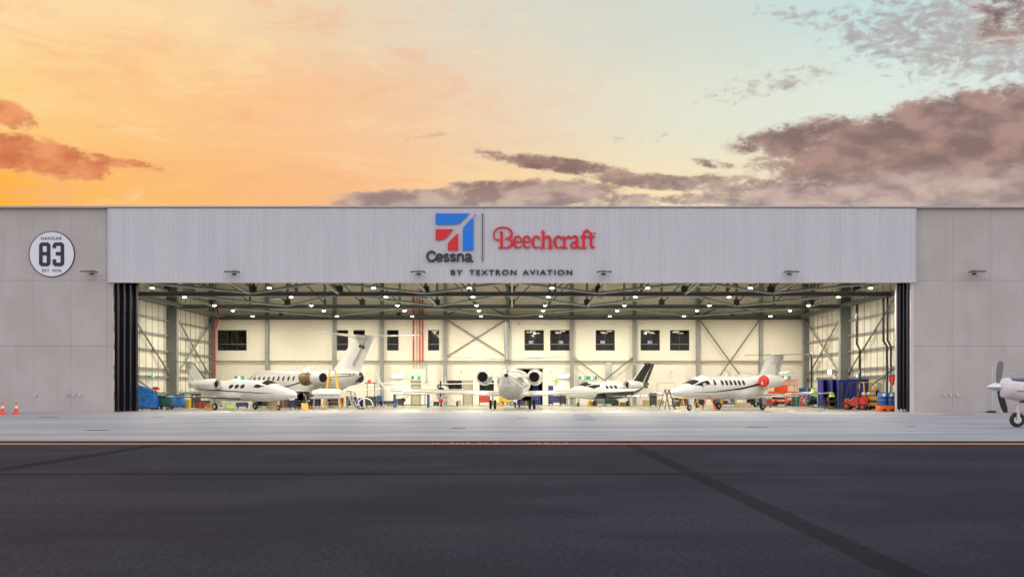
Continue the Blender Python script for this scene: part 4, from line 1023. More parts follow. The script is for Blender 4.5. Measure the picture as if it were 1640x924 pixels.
# large T-tail jet with the near engine opened up
def big_jet():
    f = Fus(14.2, -7.8, 1.16, 2.20, up=.55, drop=.34)
    wing = [(3.6,0,1.35,4.2,.46),(3.2,1.1,1.38,3.7,.42),(-.2,9.9,1.75,1.3,.14)]
    wl_ = [(.25,.30,.12,1.1,.35),(.7,.62,.6,.8,.75),(1.2,.85,1.2,.5,.9)]
    fin = [(-2.2,2.7,5.4,.44),(-3.5,3.4,4.5,.36),(-6.9,6.0,3.1,.24)]
    stab = [(-6.8,.1,6.0,2.9,.34),(-9.1,4.6,6.15,1.2,.14)]
    eng = (-1.5,-4.7,1.82,2.55,.68,.8)
    gears = [(0,1.6,1.4,.36,.2,True,None,0),(0,-1.6,1.4,.36,.2,True,None,0),(10.4,.1,1.3,.24,.14,True,None,0)]
    wins = [(9.4-.95*i,2.55,.17,.22,.0,2.6) for i in range(9)]
    sc_ = [('windscreen', [(12.0,4),(10.8,4),(10.85,44),(11.8,48)]), ('cockpit_window', [(11.7,50),(10.7,40),(10.3,62),(11.4,70)])]
    st_ = [(M['steel_dk'], [(6.,1.55,.02),(2.,1.95,.06),(-1.,2.45,.09)]), (M['satin'], [(6.,1.85,.01),(2.,2.3,.02),(-1.,2.75,.02)]), (M['steel_dk'], [(-4.2,2.72,.14),(-6.,2.78,.13),(-7.7,2.82,.08)])]
    def ex(o, f):
        x0, x1, ey, ez, er, fy_ = eng
        en = MB(); L = x0-x1; ey_ = ey
        en.lathe([(x1+.08*L, er*.1),(x1+.06*L, er*.56),(x1, er*.6),(x1, er*.66),(x1+.22*L, er*.9),(x1+.36*L, er*.96),(x1+.36*L, er*.5)], (0,ey_,ez), 'x', 26, cap=False)
        e = en.build('opened_engine', M['white'], o, smooth=True)
        mb = MB(); mb.lathe([(x1+.012,.01),(x1+.013,er*.56)], (0,ey_,ez), 'x', 24); mb.build('exhaust_opening', M['dark'], e)
        mb = MB(); mb.lathe([(x1+.35*L, er*.5),(x1+.5*L, er*.62),(x1+.62*L, er*.55),(x0-.25*L, er*.7),(x0-.14*L, er*.95),(x0-.05*L, er*1.0),(x0, er*.9),(x0, er*.8),(x0-.1*L, er*.75)], (0,ey_,ez), 'x', 26, cap=False)
        rnd = random.Random(3)
        for k in range(26):
            a = rnd.random()*6.28; xs_ = x1+L*(.4+.4*rnd.random()); r0 = er*(.6+.15*rnd.random())
            mb.tube([(xs_, ey_+r0*math.cos(a), ez+r0*math.sin(a)), (xs_+.3, ey_+r0*1.05*math.cos(a+.5), ez+r0*1.05*math.sin(a+.5))], .03, 6)
        mb.build('engine_core', M['bronze'], e, smooth=True)
        mb = MB(); N = 10; a0, a1 = R(20), R(75); rr = []
        for i in range(N+1):
            a = a0+(a1-a0)*i/N; rr.append([(x0-.28*L, ey_+er*1.35*math.cos(a)*.9, ez+.12+er*1.3*math.sin(a)), (x1+.42*L, ey_+er*1.35*math.cos(a)*.9, ez+.12+er*1.3*math.sin(a))])
        mb.rings(rr, cap=False, close=False); mb.build('raised_cowl', M['cream'], e, smooth=True)
        mb = MB(); rr = [foil((x0-.25*L, .8, ez-.02), L*.7, .22), foil((x0-.28*L, ey_-er*.6, ez), L*.62, .16)]; MB().rings(rr).build('pylon', M['white'], e, smooth=True)
        mb = MB(); mb.lathe([(-7.83,.02),(-7.83,.17),(-7.6,.19)], (0,0,2.84), 'x', 16); mb.build('exhaust_pipe', M['steel_dk'], o)
        mb = MB(); mb.prism([(-7.0,2.25),(-7.7,2.55),(-7.75,2.45),(-7.1,2.1)], -.03, .03); mb.build('ventral_strake', M['gloss_black'], o)
        for (x, z) in ((-7.9,5.2),(-8.3,5.1)):
            box((x-.18, -.13, z-.12), (x+.18, .13, z+.1)).build('access_opening', M['dark'], o)
    hd = 180-52; nz = Vector((math.cos(R(hd)), math.sin(R(hd)), 0)); tail = Vector((-12.7, 19, 0)); c_ = tail+nz*7.8
    return jet('large_t_tail_jet', 'large white T-tail jet with its near engine opened, behind the small jet at left', (c_.x, c_.y), hd, f, wing, None, eng, fin, stab, gears, wins, sc_, st_, None, ex, open_eng=True, belly=(5.2,-2.4,1.35,1.1,.5))
big_jet()

# high wing single propeller aircraft with bare engine, nose to the doorway
def hw_plane():
    D = 121.5; cx, _ = XZ(708.5, 0, D)
    o = empty('high_wing_plane', (cx, D+CAMY, .004), R(-90), 'small high-wing propeller plane with its engine uncowled, in front of the back wall', 'propeller plane')
    mb = MB(); S_ = [(2.0,1.22,.42,.42),(1.0,1.28,.55,.58),(.3,1.40,.58,.72),(-1.2,1.38,.56,.70),(-3.,1.35,.36,.42),(-5.6,1.5,.10,.16)]
    mb.rings([[(x, hw*math.copysign(abs(math.sin(2*math.pi*k/28))**.75, math.sin(2*math.pi*k/28)), zc+hh*math.copysign(abs(math.cos(2*math.pi*k/28))**.75, math.cos(2*math.pi*k/28))) for k in range(28)] for x, zc, hw, hh in S_]); mb.build('fuselage', M['cream'], o, smooth=True)
    mb = MB(); mb.rings([foil((.9, y, 2.06+abs(y)*.012), 1.6 if abs(y) < 3 else 1.2, .17) for y in (-5.6,-3,0,3,5.6)]); mb.build('wing', M['cream'], o, smooth=True)
    for s in (1,-1):
        MB().bar((.3, .5*s, .95), (.2, 2.7*s, 2.0), .10, .04).build('wing_strut', M['cream'], o)
        mb = MB(); mb.bar((-.3, .4*s, .8), (-.35, 1.32*s, .26), .10, .05); g_ = mb.build('landing_gear', M['cream'], o); wheel(g_, -.35, 1.36*s, .24, .15)
        mb = MB(); mb.rings([foil((-4.7, .1*s, 1.6), .9, .08), foil((-4.9, 1.8*s, 1.6), .6, .06)]); mb.build('tailplane', M['cream'], o, smooth=True)
    surf_loft([((-4.2,0,1.6),1.4,.12,(0,1,0)),((-5.2,0,2.9),.7,.08,(0,1,0))]).build('fin', M['cream'], o, smooth=True)
    mb = MB(); mb.add([(.95,-.48,1.72),(.95,.48,1.72),(.35,.42,2.05),(.35,-.42,2.05)], [(0,1,2,3)]); mb.build('windscreen', M['glass'], o)
    mb = MB(); mb.box((2.0,-.52,1.32),(2.9,.52,1.58),.04); mb.box((2.1,-.25,1.2),(2.95,.25,1.78),.05)
    rnd = random.Random(5)
    for k in range(16): y = rnd.uniform(-.5,.5); z = rnd.uniform(1.2,1.75); mb.tube([(2.1,y,z),(2.7,y+rnd.uniform(-.2,.2),z+rnd.uniform(-.12,.12))], .035, 6)
    e = mb.build('bare_engine', M['steel_dk'], o)
    mb = MB(); mb.lathe([(2.95,.12),(3.1,.11),(3.3,.0)], (0,0,1.5), 'x', 14); mb.box((3.02,-.07,1.55),(3.06,.07,2.35),.01); mb.box((3.02,-.06,.85),(3.06,.06,1.45),.01); mb.build('propeller', M['gloss_black'], o)
    mb = MB(); mb.tube([(2.2,0,.25),(2.1,0,1.05)], .05, 8); g_ = mb.build('nose_gear', M['tape'], o, smooth=True); wheel(g_, 2.2, 0, .21, .14)
    mb = MB(); mb.lathe([(-.02,.20),(.02,.20)], (2.38,0,.52), 'x', 18); mb.build('wheel_tag', M['red'], g_)
    mb = MB(); mb.box((-1.0,-.38,.42),(1.6,.38,.85),.12); mb.build('belly_pod', M['cream'], o)
hw_plane()

# single propeller aircraft parked outside at the right edge
def apron_plane():
    D = 54.6; y0 = D+CAMY
    cx = PX(1600, D)
    o = empty('propeller_plane', (cx, y0, .004), R(180), 'pinkish white propeller plane with dark blue top parked outside at the right edge', 'propeller plane')
    # local +x points to the left of the picture; hub at x=0, z=hub height
    Z = lambda py: CAMZ+(HOR-py)*D/F
    S_ = [(-.02,Z(622),.24,.30),(-.10,Z(622),.36,.40),(-.35,Z(622),.48,.45),(-.9,Z(624),.54,.50),(-1.7,Z(623),.58,.56),(-2.6,1.72,.60,.68),(-3.6,1.75,.58,.66),(-5.0,1.65,.42,.45),(-7.8,1.75,.10,.16)]
    st = [(a[0],a[1],a[2],a[3]) for a in S_]
    n = 32; mb = MB(); xs = [-.02-7.78*(i/50)**1.2 for i in range(51)]
    def at(x, ph, off=0.): zc, hw, hh = herm(st, x); return (x, (hw+off)*math.sin(ph), zc+(hh+off)*math.cos(ph))
    mb.rings([[at(x, 2*math.pi*k/n) for k in range(n)] for x in xs]); mb.build('fuselage', M['pinkwhite'], o, smooth=True)
    mb = MB(); g_ = []; nx = 24
    for i in range(nx+1):
        x = -.42-6.5*i/nx
        for j in range(13):
            lim = R(46+14*min(1, i/8)); g_.append(at(x, -lim+2*lim*j/12, .006))
    mb.add(g_, [(i*13+j, (i+1)*13+j, (i+1)*13+j+1, i*13+j+1) for i in range(nx) for j in range(12)]); mb.build('dark_blue_upper_panel', M['navypaint'], o, smooth=True)
    mb = MB(); zc = Z(619.5)
    mb.lathe([(-.03,.20),(.05,.20),(.2,.17),(.38,.10),(.50,.03),(.52,.0)], (0,0,zc), 'x', 24); pr = mb.build('propeller_spinner', M['alu'], o, smooth=True)
    for k, (ang, L, m_) in enumerate(((-3, 1.10, 'steel'), (172, 1.12, 'gloss_black'))):
        mb = MB(); rr = []
        for t, w_ in ((.12,.10),(.3,.16),(.55,.21),(.85,.20),(1.,.13)):
            a = R(ang); tw = R(62-30*t); c_ = Vector((0.05, 0, zc)); r_ = t*L
            # blade axis in the local x-z plane as seen from the side, pitched about it
            ax = Vector((-.13 if k == 0 else -.27, (-.05 if k == 0 else .08), math.cos(a))).normalized()
            sd = Vector((math.cos(R(25+20*t)), -math.sin(R(25+20*t)), 0))*1.35; cc = c_+ax*r_
            rr.append([cc+sd*w_*.5, cc+Vector((0.012,-.01,0)), cc-sd*w_*.5, cc-Vector((0.012,-.01,0))])
        mb.rings(rr); b_ = mb.build('propeller_blade', M[m_], o, smooth=False)
        if k == 0:
            mb = MB(); rr2 = [[v+(rr[-1][0]-rr[-1][2]).normalized()*0 + (v-(rr[-1][0]+rr[-1][2])/2)*.08 + Vector((0,0,dz)) for v in rr[-1]] for dz in (-.10, .005)]; mb.rings(rr2); mb.build('blade_tip', M['tape'], b_)
    ngx = -(1629-1600)*D/F
    mb = MB(); mb.tube([(ngx,0,.36),(ngx-.05,0,1.15)], .065, 12); mb.tube([(ngx,0,.55),(ngx-.6,0,1.1)], .03, 8); mb.box((ngx-.07,-.16,.30),(ngx+.07,-.13,.65),.02); mb.box((ngx-.07,.13,.30),(ngx+.07,.16,.65),.02); mb.box((ngx-.08,-.16,.62),(ngx+.08,.16,.70),.02)
    g2 = mb.build('nose_gear', M['pinkwhite'], o, smooth=True); wheel(g2, ngx, 0, .315, .20)
    mb = MB(); mb.prism([(-.55,1.42),(-.95,1.02),(-1.6,.98),(-1.8,1.3)], -.25, .25); mb.build('gear_bay', M['steel_dk'], o)
    mb = MB(); mb.tube([(-.33,-.2,1.18),(-.1,-.24,1.16)], .03, 8); mb.build('exhaust_stack', M['steel_dk'], o)
    mb = MB()
    for (xa, xb, z) in ((-.55,-1.4,1.52),): mb.bar((xa,.545,z),(xb,.575,z-.05),.01,.025)
    mb.bar((-.18,-.42,1.85),(-.18,-.42,1.4),.01,.01); mb.build('cowl_seam', M['steel_dk'], o)
    for s in (1,-1):
        w2 = surf_loft([((-2.2,.3*s,1.22),1.9,.22),((-2.5,5.2*s,1.55),1.1,.12)]).build('wing', M['pinkwhite'], o, smooth=True)
        surf_loft([((-6.7,.05*s,1.85),1.0,.09),((-7.1,1.9*s,1.9),.6,.06)]).build('tailplane', M['pinkwhite'], o, smooth=True)
        g3 = MB().tube([(-3.2,1.6*s,.3),(-3.2,1.6*s,1.2)], .05, 8).build('landing_gear', M['pinkwhite'], o); wheel(g3, -3.2, 1.6*s, .29, .18)
    surf_loft([((-6.1,0,1.85),1.7,.14,(0,1,0)),((-7.2,0,3.1),.8,.08,(0,1,0))]).build('fin', M['navypaint'], o, smooth=True)
    mb = MB()
    for s in (1,-1):
        mb.add([at(-2.0,s*R(50),.012),at(-3.9,s*R(50),.012),at(-3.9,s*R(78),.012),at(-2.1,s*R(78),.012)], [(0,1,2,3)])
    mb.build('cabin_glazing', M['glass'], o)
apron_plane()
# ------------------------------------------------------------------ things on the hangar floor
def gd(py): return 3330./(py-HOR)           # distance of a floor point seen at photo row py
def spot(px, py): D = gd(py); return PX(px, D), D+CAMY
def root(name, px, py, rz, label, cat, group=None, z=.004):
    x, y = spot(px, py); return empty(name, (x, y, z), R(rz), label, cat, group)
def crumple(w_, d_, h_, seed=0, n=16, floor=.12):
    """a draped, creased cover standing on the floor"""
    rnd = random.Random(seed); bm = bmesh.new(); bmesh.ops.create_cube(bm, size=1); bmesh.ops.subdivide_edges(bm, edges=list(bm.edges), cuts=6, use_grid_fill=True)
    ph = [rnd.random()*6 for _ in range(6)]
    for v in bm.verts:
        x, y, z = v.co; t = z+.5
        k = .10*math.sin(9*x+ph[0]+3*z)+.10*math.sin(8*y+ph[1])+.05*math.sin(21*x+ph[2]+9*z)+.05*math.sin(19*y+ph[3]+7*z)
        dro = .22*math.sin(3.1*x+ph[4])+.16*math.sin(4*y+ph[5])
        v.co = Vector((x*w_*(1.0-.18*t+k*.5), y*d_*(1.0-.18*t+k*.5), t*h_*(1+(dro if t > .9 else 0)*.6*(t))+.01))
    bm.verts.index_update(); mb = MB().add([v.co[:] for v in bm.verts], [tuple(v.index for v in f.verts) for f in bm.faces]); bm.free(); return mb
def covered(name, px, py, w_, d_, h_, m_, label, cat, seed, base=None):
    o = root(name, px, py, seed*17 % 40-20, label, cat)
    c_ = crumple(w_, d_, h_, seed).build('cover', m_, o, smooth=True); c_.location.z = .16
    mb = MB(); mb.box((-w_*.42,-d_*.42,.08),(w_*.42,d_*.42,.2),.02)
    for a in (-1,1):
        for b_ in (-1,1): mb.lathe([(-.03,.08),(.03,.08)], (a*w_*.36,b_*d_*.4,.08), 'y', 12)
    mb.build('wheeled_base', base or M['steel_dk'], o); return o
covered('covered_crate', 235.5, 656.0, 1.55, 1.2, 1.4, M['tarp'], 'blue tarpaulin-covered crate beside the left door stack', 'covered crate', 1)
covered('covered_machine', 285.5, 653.4, 1.15, 1.0, 1.05, M['tarp'], 'small machine under a blue tarpaulin beside the left grey column', 'covered machine', 2)
def tank_cart(px, py, label):
    o = root('ground_power_unit', px, py, -8, label, 'ground power unit')
    mb = MB(); mb.box((-.62,-.4,.22),(.62,.4,.95),.14); mb.build('body', M['teal'], o, smooth=True)
    mb = MB(); mb.box((-.55,-.34,.951),(.55,.34,1.10),.05); mb.build('lid', M['green'], o)
    mb = MB(); mb.box((-.4,-.43,.45),(.0,-.401,.75)); mb.build('panel', M['steel_dk'], o)
    for a in (-.42,.42):
        for b_ in (-.38,.38): wheel(o, a, b_, .14, .1)
    mb = MB(); mb.tube([(.6,0,.3),(1.1,0,.15)], .03, 8); mb.build('tow_bar', M['steel_dk'], o)
tank_cart(263.5, 655.6, 'teal ground power unit between the two blue tarpaulin covers')
o = root('hose_stand', 249.5, 655.3, 0, 'red upright stand between the blue cover and teal power unit', 'stand')
mb = MB(); mb.tube([(0,0,.05),(0,0,1.75)], .06, 8); mb.tube([(-.35,0,1.62),(.35,0,1.62)], .05, 8); mb.box((-.22,-.1,1.55),(.22,.1,1.78),.03); mb.build('post', M['red'], o)
mb = MB(); mb.box((-.25,-.25,0),(.25,.25,.05),.01); mb.build('base', M['red'], o)

def toolchest(px, py, w_, h_, m_, label, name='tool_chest', d_=.5, rows_=4, legs=False, handle=True, rz=0):
    o = root(name, px, py, rz, label, 'tool chest'); z0 = .14 if not legs else .28
    mb = MB(); mb.box((-w_/2,-d_/2,z0),(w_/2,d_/2,h_),.02); mb.build('cabinet', m_, o)
    for r_ in range(rows_):
        za = z0+.03+(h_-z0-.05)*r_/rows_; zb_ = z0+.01+(h_-z0-.05)*(r_+1)/rows_
        mb = MB(); mb.box((-w_/2+.03,-d_/2-.015,za),(w_/2-.03,-d_/2-.001,zb_),.004); dr = mb.build('drawer', m_, o)
        mb = MB(); mb.box((-w_/2+.08,-d_/2-.035,zb_-.05),(w_/2-.08,-d_/2-.016,zb_-.03)); mb.build('handle', M['galv'], dr)
    if legs:
        for a in (-1,1):
            for b_ in (-1,1): box((a*(w_/2-.06)-.03,b_*(d_/2-.06)-.03,0),(a*(w_/2-.06)+.03,b_*(d_/2-.06)+.03,.279)).build('leg', M['steel_dk'], o)
    else:
        for a in (-1,1):
            for b_ in (-1,1): wheel(o, a*(w_/2-.1), b_*(d_/2-.08), .065, .04, 'castor')
    return o
toolchest(776, 648.9, 1.10, .98, M['red'], 'red tool chest on short legs left of the middle jet wheels', legs=True, rows_=3)
toolchest(888.5, 649.2, 1.15, .95, M['blue'], 'blue cabinet right of the rear doorway', rows_=3, handle=False, legs=True)
toolchest(882, 648.7, .5, 1.95, M['blue'], 'tall narrow blue locker behind the blue cabinet', rows_=5)
toolchest(1046, 650.9, .72, 1.25, M['gloss_black'], 'tall black tool trolley behind the black-finned jet', rows_=6)
toolchest(608, 649.6, .5, 1.0, M['bluesteel'], 'upright blue case left of the black boxes', rows_=2)
toolchest(619, 650.6, 1.2, .50, M['gloss_black'], 'low wide black tool box beside the upright blue case', rows_=2)
toolchest(627, 650.0, .8, .42, M['steel_dk'], 'low dark tool box right of the wide black box', rows_=2)
toolchest(505, 653.2, .9, .80, M['gloss_black'], 'black tool chest behind the white cowling stand', rows_=4)
toolchest(472, 654.8, .9, .72, M['blue'], 'dark blue tool chest beneath the nose of the left small jet', rows_=3)
toolchest(388, 653.6, .95, .50, M['blue'], 'purple blue tool box under the left small jet fuselage', rows_=2)
toolchest(536, 652.2, .9, .75, M['gloss_black'], 'black drawer chest framed by the yellow ladder', rows_=4)
toolchest(543, 651.5, .8, .85, M['red'], 'dark red drawer chest behind the yellow ladder', rows_=3)
toolchest(563, 651.9, .9, .95, M['gloss_black'], 'black chest behind the silver stepladders', rows_=3)
toolchest(594, 651.5, 1.0, .95, M['steel_dk'], 'dark chest behind the white hoop', rows_=3)
toolchest(328, 652.8, .8, .62, M['steel_dk'], 'dark grey tool box beneath the wing of the left small jet', rows_=3)
toolchest(961, 649.4, .9, .60, M['galv'], 'small grey chest under the black-finned jet', rows_=3)
toolchest(978, 649.2, 1.2, .62, M['green'], 'green chest under the black-finned jet', rows_=2)
toolchest(1205, 650.5, 1.1, .75, M['gloss_black'], 'black chest seen under the jet with red engine covers', rows_=3)
toolchest(1218, 649.9, .6, .9, M['blue'], 'blue chest seen under the jet with red engine covers', rows_=3)

def carton(px, py, w_, h_, m_, label, d_=.5, cat='box', name='box'):
    o = root(name, px, py, random.uniform(-8,8), label, cat)
    mb = MB(); mb.box((-w_/2,-d_/2,.0),(w_/2,d_/2,h_),.01); mb.build('carton', m_, o)
    box((-.03,-d_/2-.003,.01),(.03,-d_/2-.001,h_-.01)).build('tape', M['khaki'], o)
carton(437, 655.2, .75, .92, M['tan'], 'tall cardboard carton under the left small jet')
carton(1034, 649.6, .6, .55, M['tan'], 'cardboard carton left of the black tool trolley')
carton(1058, 649.5, .6, .6, M['tan'], 'cardboard carton right of the black tool trolley')
carton(985, 649.1, .7, .5, M['red'], 'red and white case under the black-finned jet')
carton(300, 653.2, .5, .7, M['yellow'], 'yellow case between the blue tarpaulin and the small jet wing')
carton(312, 652.8, .5, .45, M['brown'], 'brown box near the left small jet wing')
carton(322, 653.6, .5, .5, M['red'], 'red box beneath the left small jet wing')
carton(337, 653.4, .6, .35, M['yellow'], 'low yellow box beneath the left small jet wing')
carton(498, 654.5, .6, .25, M['red'], 'low red case beside the yellow panel')
def fan(px, py, m_, label, r=.35, name='floor_fan', cat='floor fan'):
    o = root(name, px, py, 15, label, cat)
    mb = MB(); mb.lathe([(-.12,r),(.12,r),(.12,r*.92),(-.12,r*.92),(-.12,r)], (0,0,r+.12), 'y', 24, cap=False); mb.build('drum', m_, o, smooth=True)
    mb = MB()
    for k in range(6): a = k*math.pi/3; mb.bar((0,0,r+.12),(r*.85*math.cos(a),0.03,r+.12+r*.85*math.sin(a)),.1,.02,(0,1,0))
    mb.build('blades', M['cream'], o)
    mb = MB(); mb.box((-r,-.2,.02),(r,.2,.10),.02); mb.box((-r-.04,-.04,.1),(-r,.04,r+.15)); mb.box((r,-.04,.1),(r+.04,.04,r+.15)); mb.build('foot', m_, o)
fan(369, 654.6, M['lime'], 'lime green floor fan under the left small jet')
fan(1288, 650.8, M['orange'], 'round orange drum fan behind the right jet wing', .42)

def cowling(px, py):
    o = root('engine_cowling', px, py, 0, 'long white engine cowling resting on the metal trestle', 'engine cowling', z=1.22)
    mb = MB(); N = 14; rr = []
    for x, r_ in ((-1.12,.24),(-1.0,.34),(-.6,.42),(0,.45),(.7,.44),(1.08,.40)): rr.append([(x, r_*math.cos(a), r_*.95*math.sin(a)) for a in [math.pi*(-.02+1.04*k/N) for k in range(N+1)]])
    mb.rings(rr, cap=True, close=True); mb.build('shell', M['white'], o, smooth=True)
    mb = MB(); mb.box((-.95,-.32,-.32),(1.08,.32,-.01),.03); mb.build('lower_panel', M['satin'], o)
    mb = MB()
    for x in (-.3,.45): mb.box((x-.01,-.33,-.32),(x+.01,-.321,-.02))
    mb.build('panel_gap', M['steel_dk'], o)
    t = root('trestle', px, py, 0, 'tubular metal trestle under the white engine cowling', 'trestle')
    mb = MB()
    for a in (-1,0,1):
        for b_ in (-.35,.35): mb.tube([(a*1.0,b_,.0),(a*.95,b_*.8,.86)], .025, 8)
    for b_ in (-.35,.35): mb.tube([(-1.0,b_,.25),(1.0,b_,.25)], .02, 8)
    mb.build('frame', M['galv'], t, smooth=True)
    mb = MB(); mb.box((-1.1,-.35,.861),(1.1,.35,.90)); mb.build('top', M['galv'], t)
cowling(523, 656.2)

def ladder(px, py, h_, w_, m_, label, spread=.5, platform=False, rz=0, name='stepladder'):
    o = root(name, px, py, rz, label, 'stepladder'); sp = spread*h_/2
    fm = MB(); 
    for a in (-1,1):
        fm.bar((a*w_/2, -sp, 0), (a*w_*(.32 if h_ < 2 else .16), 0, h_), .07 if h_ < 2 else .16, .05)
    n = max(3, int(h_/.30))
    for i in range(1, n):
        t = i/n; ww_ = w_/2+(w_*(.32 if h_ < 2 else .16)-w_/2)*t; fm.box((-ww_+.02, -sp*(1-t)-.06, h_*t-.015), (ww_-.02, -sp*(1-t)+.06, h_*t+.015))
    fm.build('front_rails', m_, o)
    fm = MB()
    for a in (-1,1): fm.bar((a*w_/2, sp, 0), (a*w_*(.32 if h_ < 2 else .16), .05, h_), .05 if h_ < 2 else .10, .03)
    fm.box((-w_*.4,sp*.6-.02,h_*.35),(w_*.4,sp*.6+.02,h_*.35+.05)); fm.build('rear_rails', m_, o)
    mb = MB(); kk = .34 if h_ < 2 else .2; mb.box((-w_*kk,-.12,h_-.01),(w_*kk,.14,h_+.04),.01); mb.build('top_cap', M['galv'], o)
    return o
ladder(532.5, 655.8, 3.05, 1.35, M['yellow'], 'tall yellow stepladder standing over the white cowling', .35)
ladder(559.5, 654.2, 1.45, .6, M['galv'], 'short silver stepladder, left of two beside the yellow ladder', .8, rz=60)
ladder(565.5, 654.6, 1.30, .7, M['galv'], 'short silver stepladder, right of two beside the yellow ladder', .8, rz=50)
# orange ladder seen side on so that it reads as an A
ladder(1135.5, 657.4, 1.25, .6, M['orange'], 'orange stepladder in front of the jet with red engine covers', .85, rz=76)
ladder(1068.5, 655.8, 1.55, .6, M['steel_dk'], 'dark platform stepladder by the nose of the right jet', .8, rz=35)
o = root('sheet_metal_panel', 490, 655.9, 0, 'bright yellow panel leaning on dark boxes beside the cowling trestle', 'panel')
mb = MB(); mb.add([(-.30,-.10,.02),(.22,-.10,.02),(.12,.22,.5),(-.42,.22,.5)], [(0,1,2,3)]); mb.add([(-.30,-.08,.0),(.22,-.08,.0),(.12,.24,.48),(-.42,.24,.48)], [(0,3,2,1)]); mb.build('panel', M['yellow'], o)
# dark engine parts trolley (mixed dark shapes under the jet nose)
def partscart(px, py, w_, h_, label, seed, tint):
    o = root('parts_trolley', px, py, 0, label, 'trolley'); rnd = random.Random(seed)
    mb = MB(); mb.box((-w_/2,-.35,.2),(w_/2,.35,.26)); mb.box((-w_/2,-.35,.65),(w_/2,.35,.69))
    for a in (-1,1):
        for b_ in (-.33,.33): mb.tube([(a*(w_/2-.03),b_,.1),(a*(w_/2-.03),b_,.95)], .02, 6)
    mb.build('frame', M['steel_dk'], o)
    mb = MB()
    for k in range(7):
        x = rnd.uniform(-w_/2+.15,w_/2-.15); z = rnd.choice((.26,.69)); s_ = rnd.uniform(.12,.25); mb.box((x-s_,-.3,z),(x+s_,rnd.uniform(0,.3),z+rnd.uniform(.12,max(.2,h_-z))),.04)
    mb.build('stacked_parts', tint, o)
    for a in (-1,1): wheel(o, a*(w_/2-.1), -.3, .08, .05, 'castor')
partscart(482, 655.0, 1.1, 1.45, 'dark loaded parts trolley under the nose of the left small jet', 1, M['gloss_black'])
partscart(489, 653.4, 1.0, 1.5, 'second dark loaded trolley beside the white cowling stand', 2, M['black'])
partscart(421, 653.6, 1.0, .9, 'low trolley of dark parts between the small jet wheels', 3, M['steel_dk'])
partscart(1090, 653.2, 1.4, .85, 'low trolley of reddish parts beneath the nose of the right jet', 4, M['brown'])
partscart(1328, 655.0, 1.0, 1.0, 'dark cluttered cart in front of the blue screens', 5, M['gloss_black'])
partscart(1245, 650.6, 1.6, .8, 'cart of dark parts behind the right jet wing', 16, M['gloss_black'])
partscart(1302, 651.0, 1.1, 1.0, 'green parts trolley beside the orange drum fan', 7, M['green'])
partscart(1165, 651.0, 1.6, .8, 'cart of pale parts under the jet with red engine covers', 8, M['galv'])

# white hoop on a stand
o = root('hoop_cowl_ring', 585, 655.2, 0, 'white half hoop standing on the floor left of the blue bench', 'cowl ring')
mb = MB(); mb.tube([(.60*math.cos(a), 0, .28+.60*math.sin(a)) for a in [math.pi*k/18 for k in range(19)]], .055, 10); mb.build('hoop', M['white'], o, smooth=True)
mb = MB(); mb.tube([(-.60,0,.0),(-.60,0,.27)], .03, 8); mb.tube([(.60,0,.0),(.60,0,.27)], .03, 8); mb.box((-.55,-.12,.0),(.0,.12,.10),.03); mb.build('stand', M['steel_dk'], o)
# raised black tray with a red box
o = root('raised_tray_stand', 594, 652.3, 0, 'tall stand with a dark tray and red box behind the white hoop', 'stand')
mb = MB()
for a in (-.32,.32): mb.tube([(a,0,0),(a,0,2.1)], .03, 8)
mb.build('posts', M['steel_dk'], o); mb = MB(); mb.box((-.5,-.25,2.1),(.5,.25,2.17)); mb.build('tray', M['steel_dk'], o)
bx, by = spot(592.5, 652.3); tag(box((-.15,-.15,0),(.15,.15,.22),.02).build('red_box', M['cone'], loc=(bx-.05, by, 2.18)), 'small bright red box on the tall dark tray', 'box')
# blue work bench
o = root('work_bench', 659, 652.2, 0, 'long open blue-legged steel work bench below the left wing tips', 'work bench')
W2 = 1.48
for a in (-1,1):
    mb = MB(); mb.box((a*W2-.10,-.3,.0),(a*W2+.10,-.22,1.15)); mb.box((a*W2-.10,.22,.0),(a*W2+.10,.3,1.15)); mb.box((a*W2-.08,-.219,.16),(a*W2+.08,.219,.2)); mb.build('leg', M['bluesteel'], o)
mb = MB(); mb.box((-W2,-.28,1.08),(W2,.28,1.13)); mb.build('top', M['steel_dk'], o)
mb = MB(); mb.box((-W2,-.27,.19),(W2,-.22,.25)); mb.box((-W2,.22,.19),(W2,.27,.25)); mb.build('lower_rail', M['steel_dk'], o)
mb = MB(); mb.tube([(1.2,-.26,.25),(1.2,-.26,1.08)], .03, 8); mb.tube([(-.75,0,.0),(-.75,0,.9),(-.4,0,.9),(-.25,0,1.05)], .03, 8); mb.box((-.9,.28,.5),(-.55,.34,.8)); mb.build('clamps', M['steel_dk'], o)
# railing platform left of the bench and one right of the trolley
def rail(px, py, w_, h_, label):
    o = root('guard_rail', px, py, 0, label, 'guard rail'); mb = MB()
    for x in (-w_/2, w_/2): mb.tube([(x,0,0),(x,0,h_)], .022, 8)
    mb.tube([(-w_/2,0,h_),(w_/2,0,h_)], .022, 8); mb.build('rail_frame', M['galv'], o, smooth=True)
    mb = MB(); mb.tube([(-w_/2,0,.35),(w_/2,0,.35)], .018, 8); mb.build('lower_rail', M['galv'], o, smooth=True)
rail(625, 653.6, 1.2, 1.95, 'thin steel guard rail left of the blue bench')
rail(1066, 655.6, 1.35, 2.1, 'thin tall steel frame around the dark platform stepladder')
# domed white part on the bench (wing tip cover)
x, y = spot(661, 652.2)
o = empty('nose_cone_part', (x, y, 1.14), 0, 'rounded white fairing lying on the blue-legged bench', 'fairing'); mb = MB()
mb.lathe([(0,.86),(.12,.84),(.28,.70),(.40,.45),(.46,.05)], n=28); s_ = mb.build('shell', M['cream'], o, smooth=True); s_.scale = (1,.33,1)
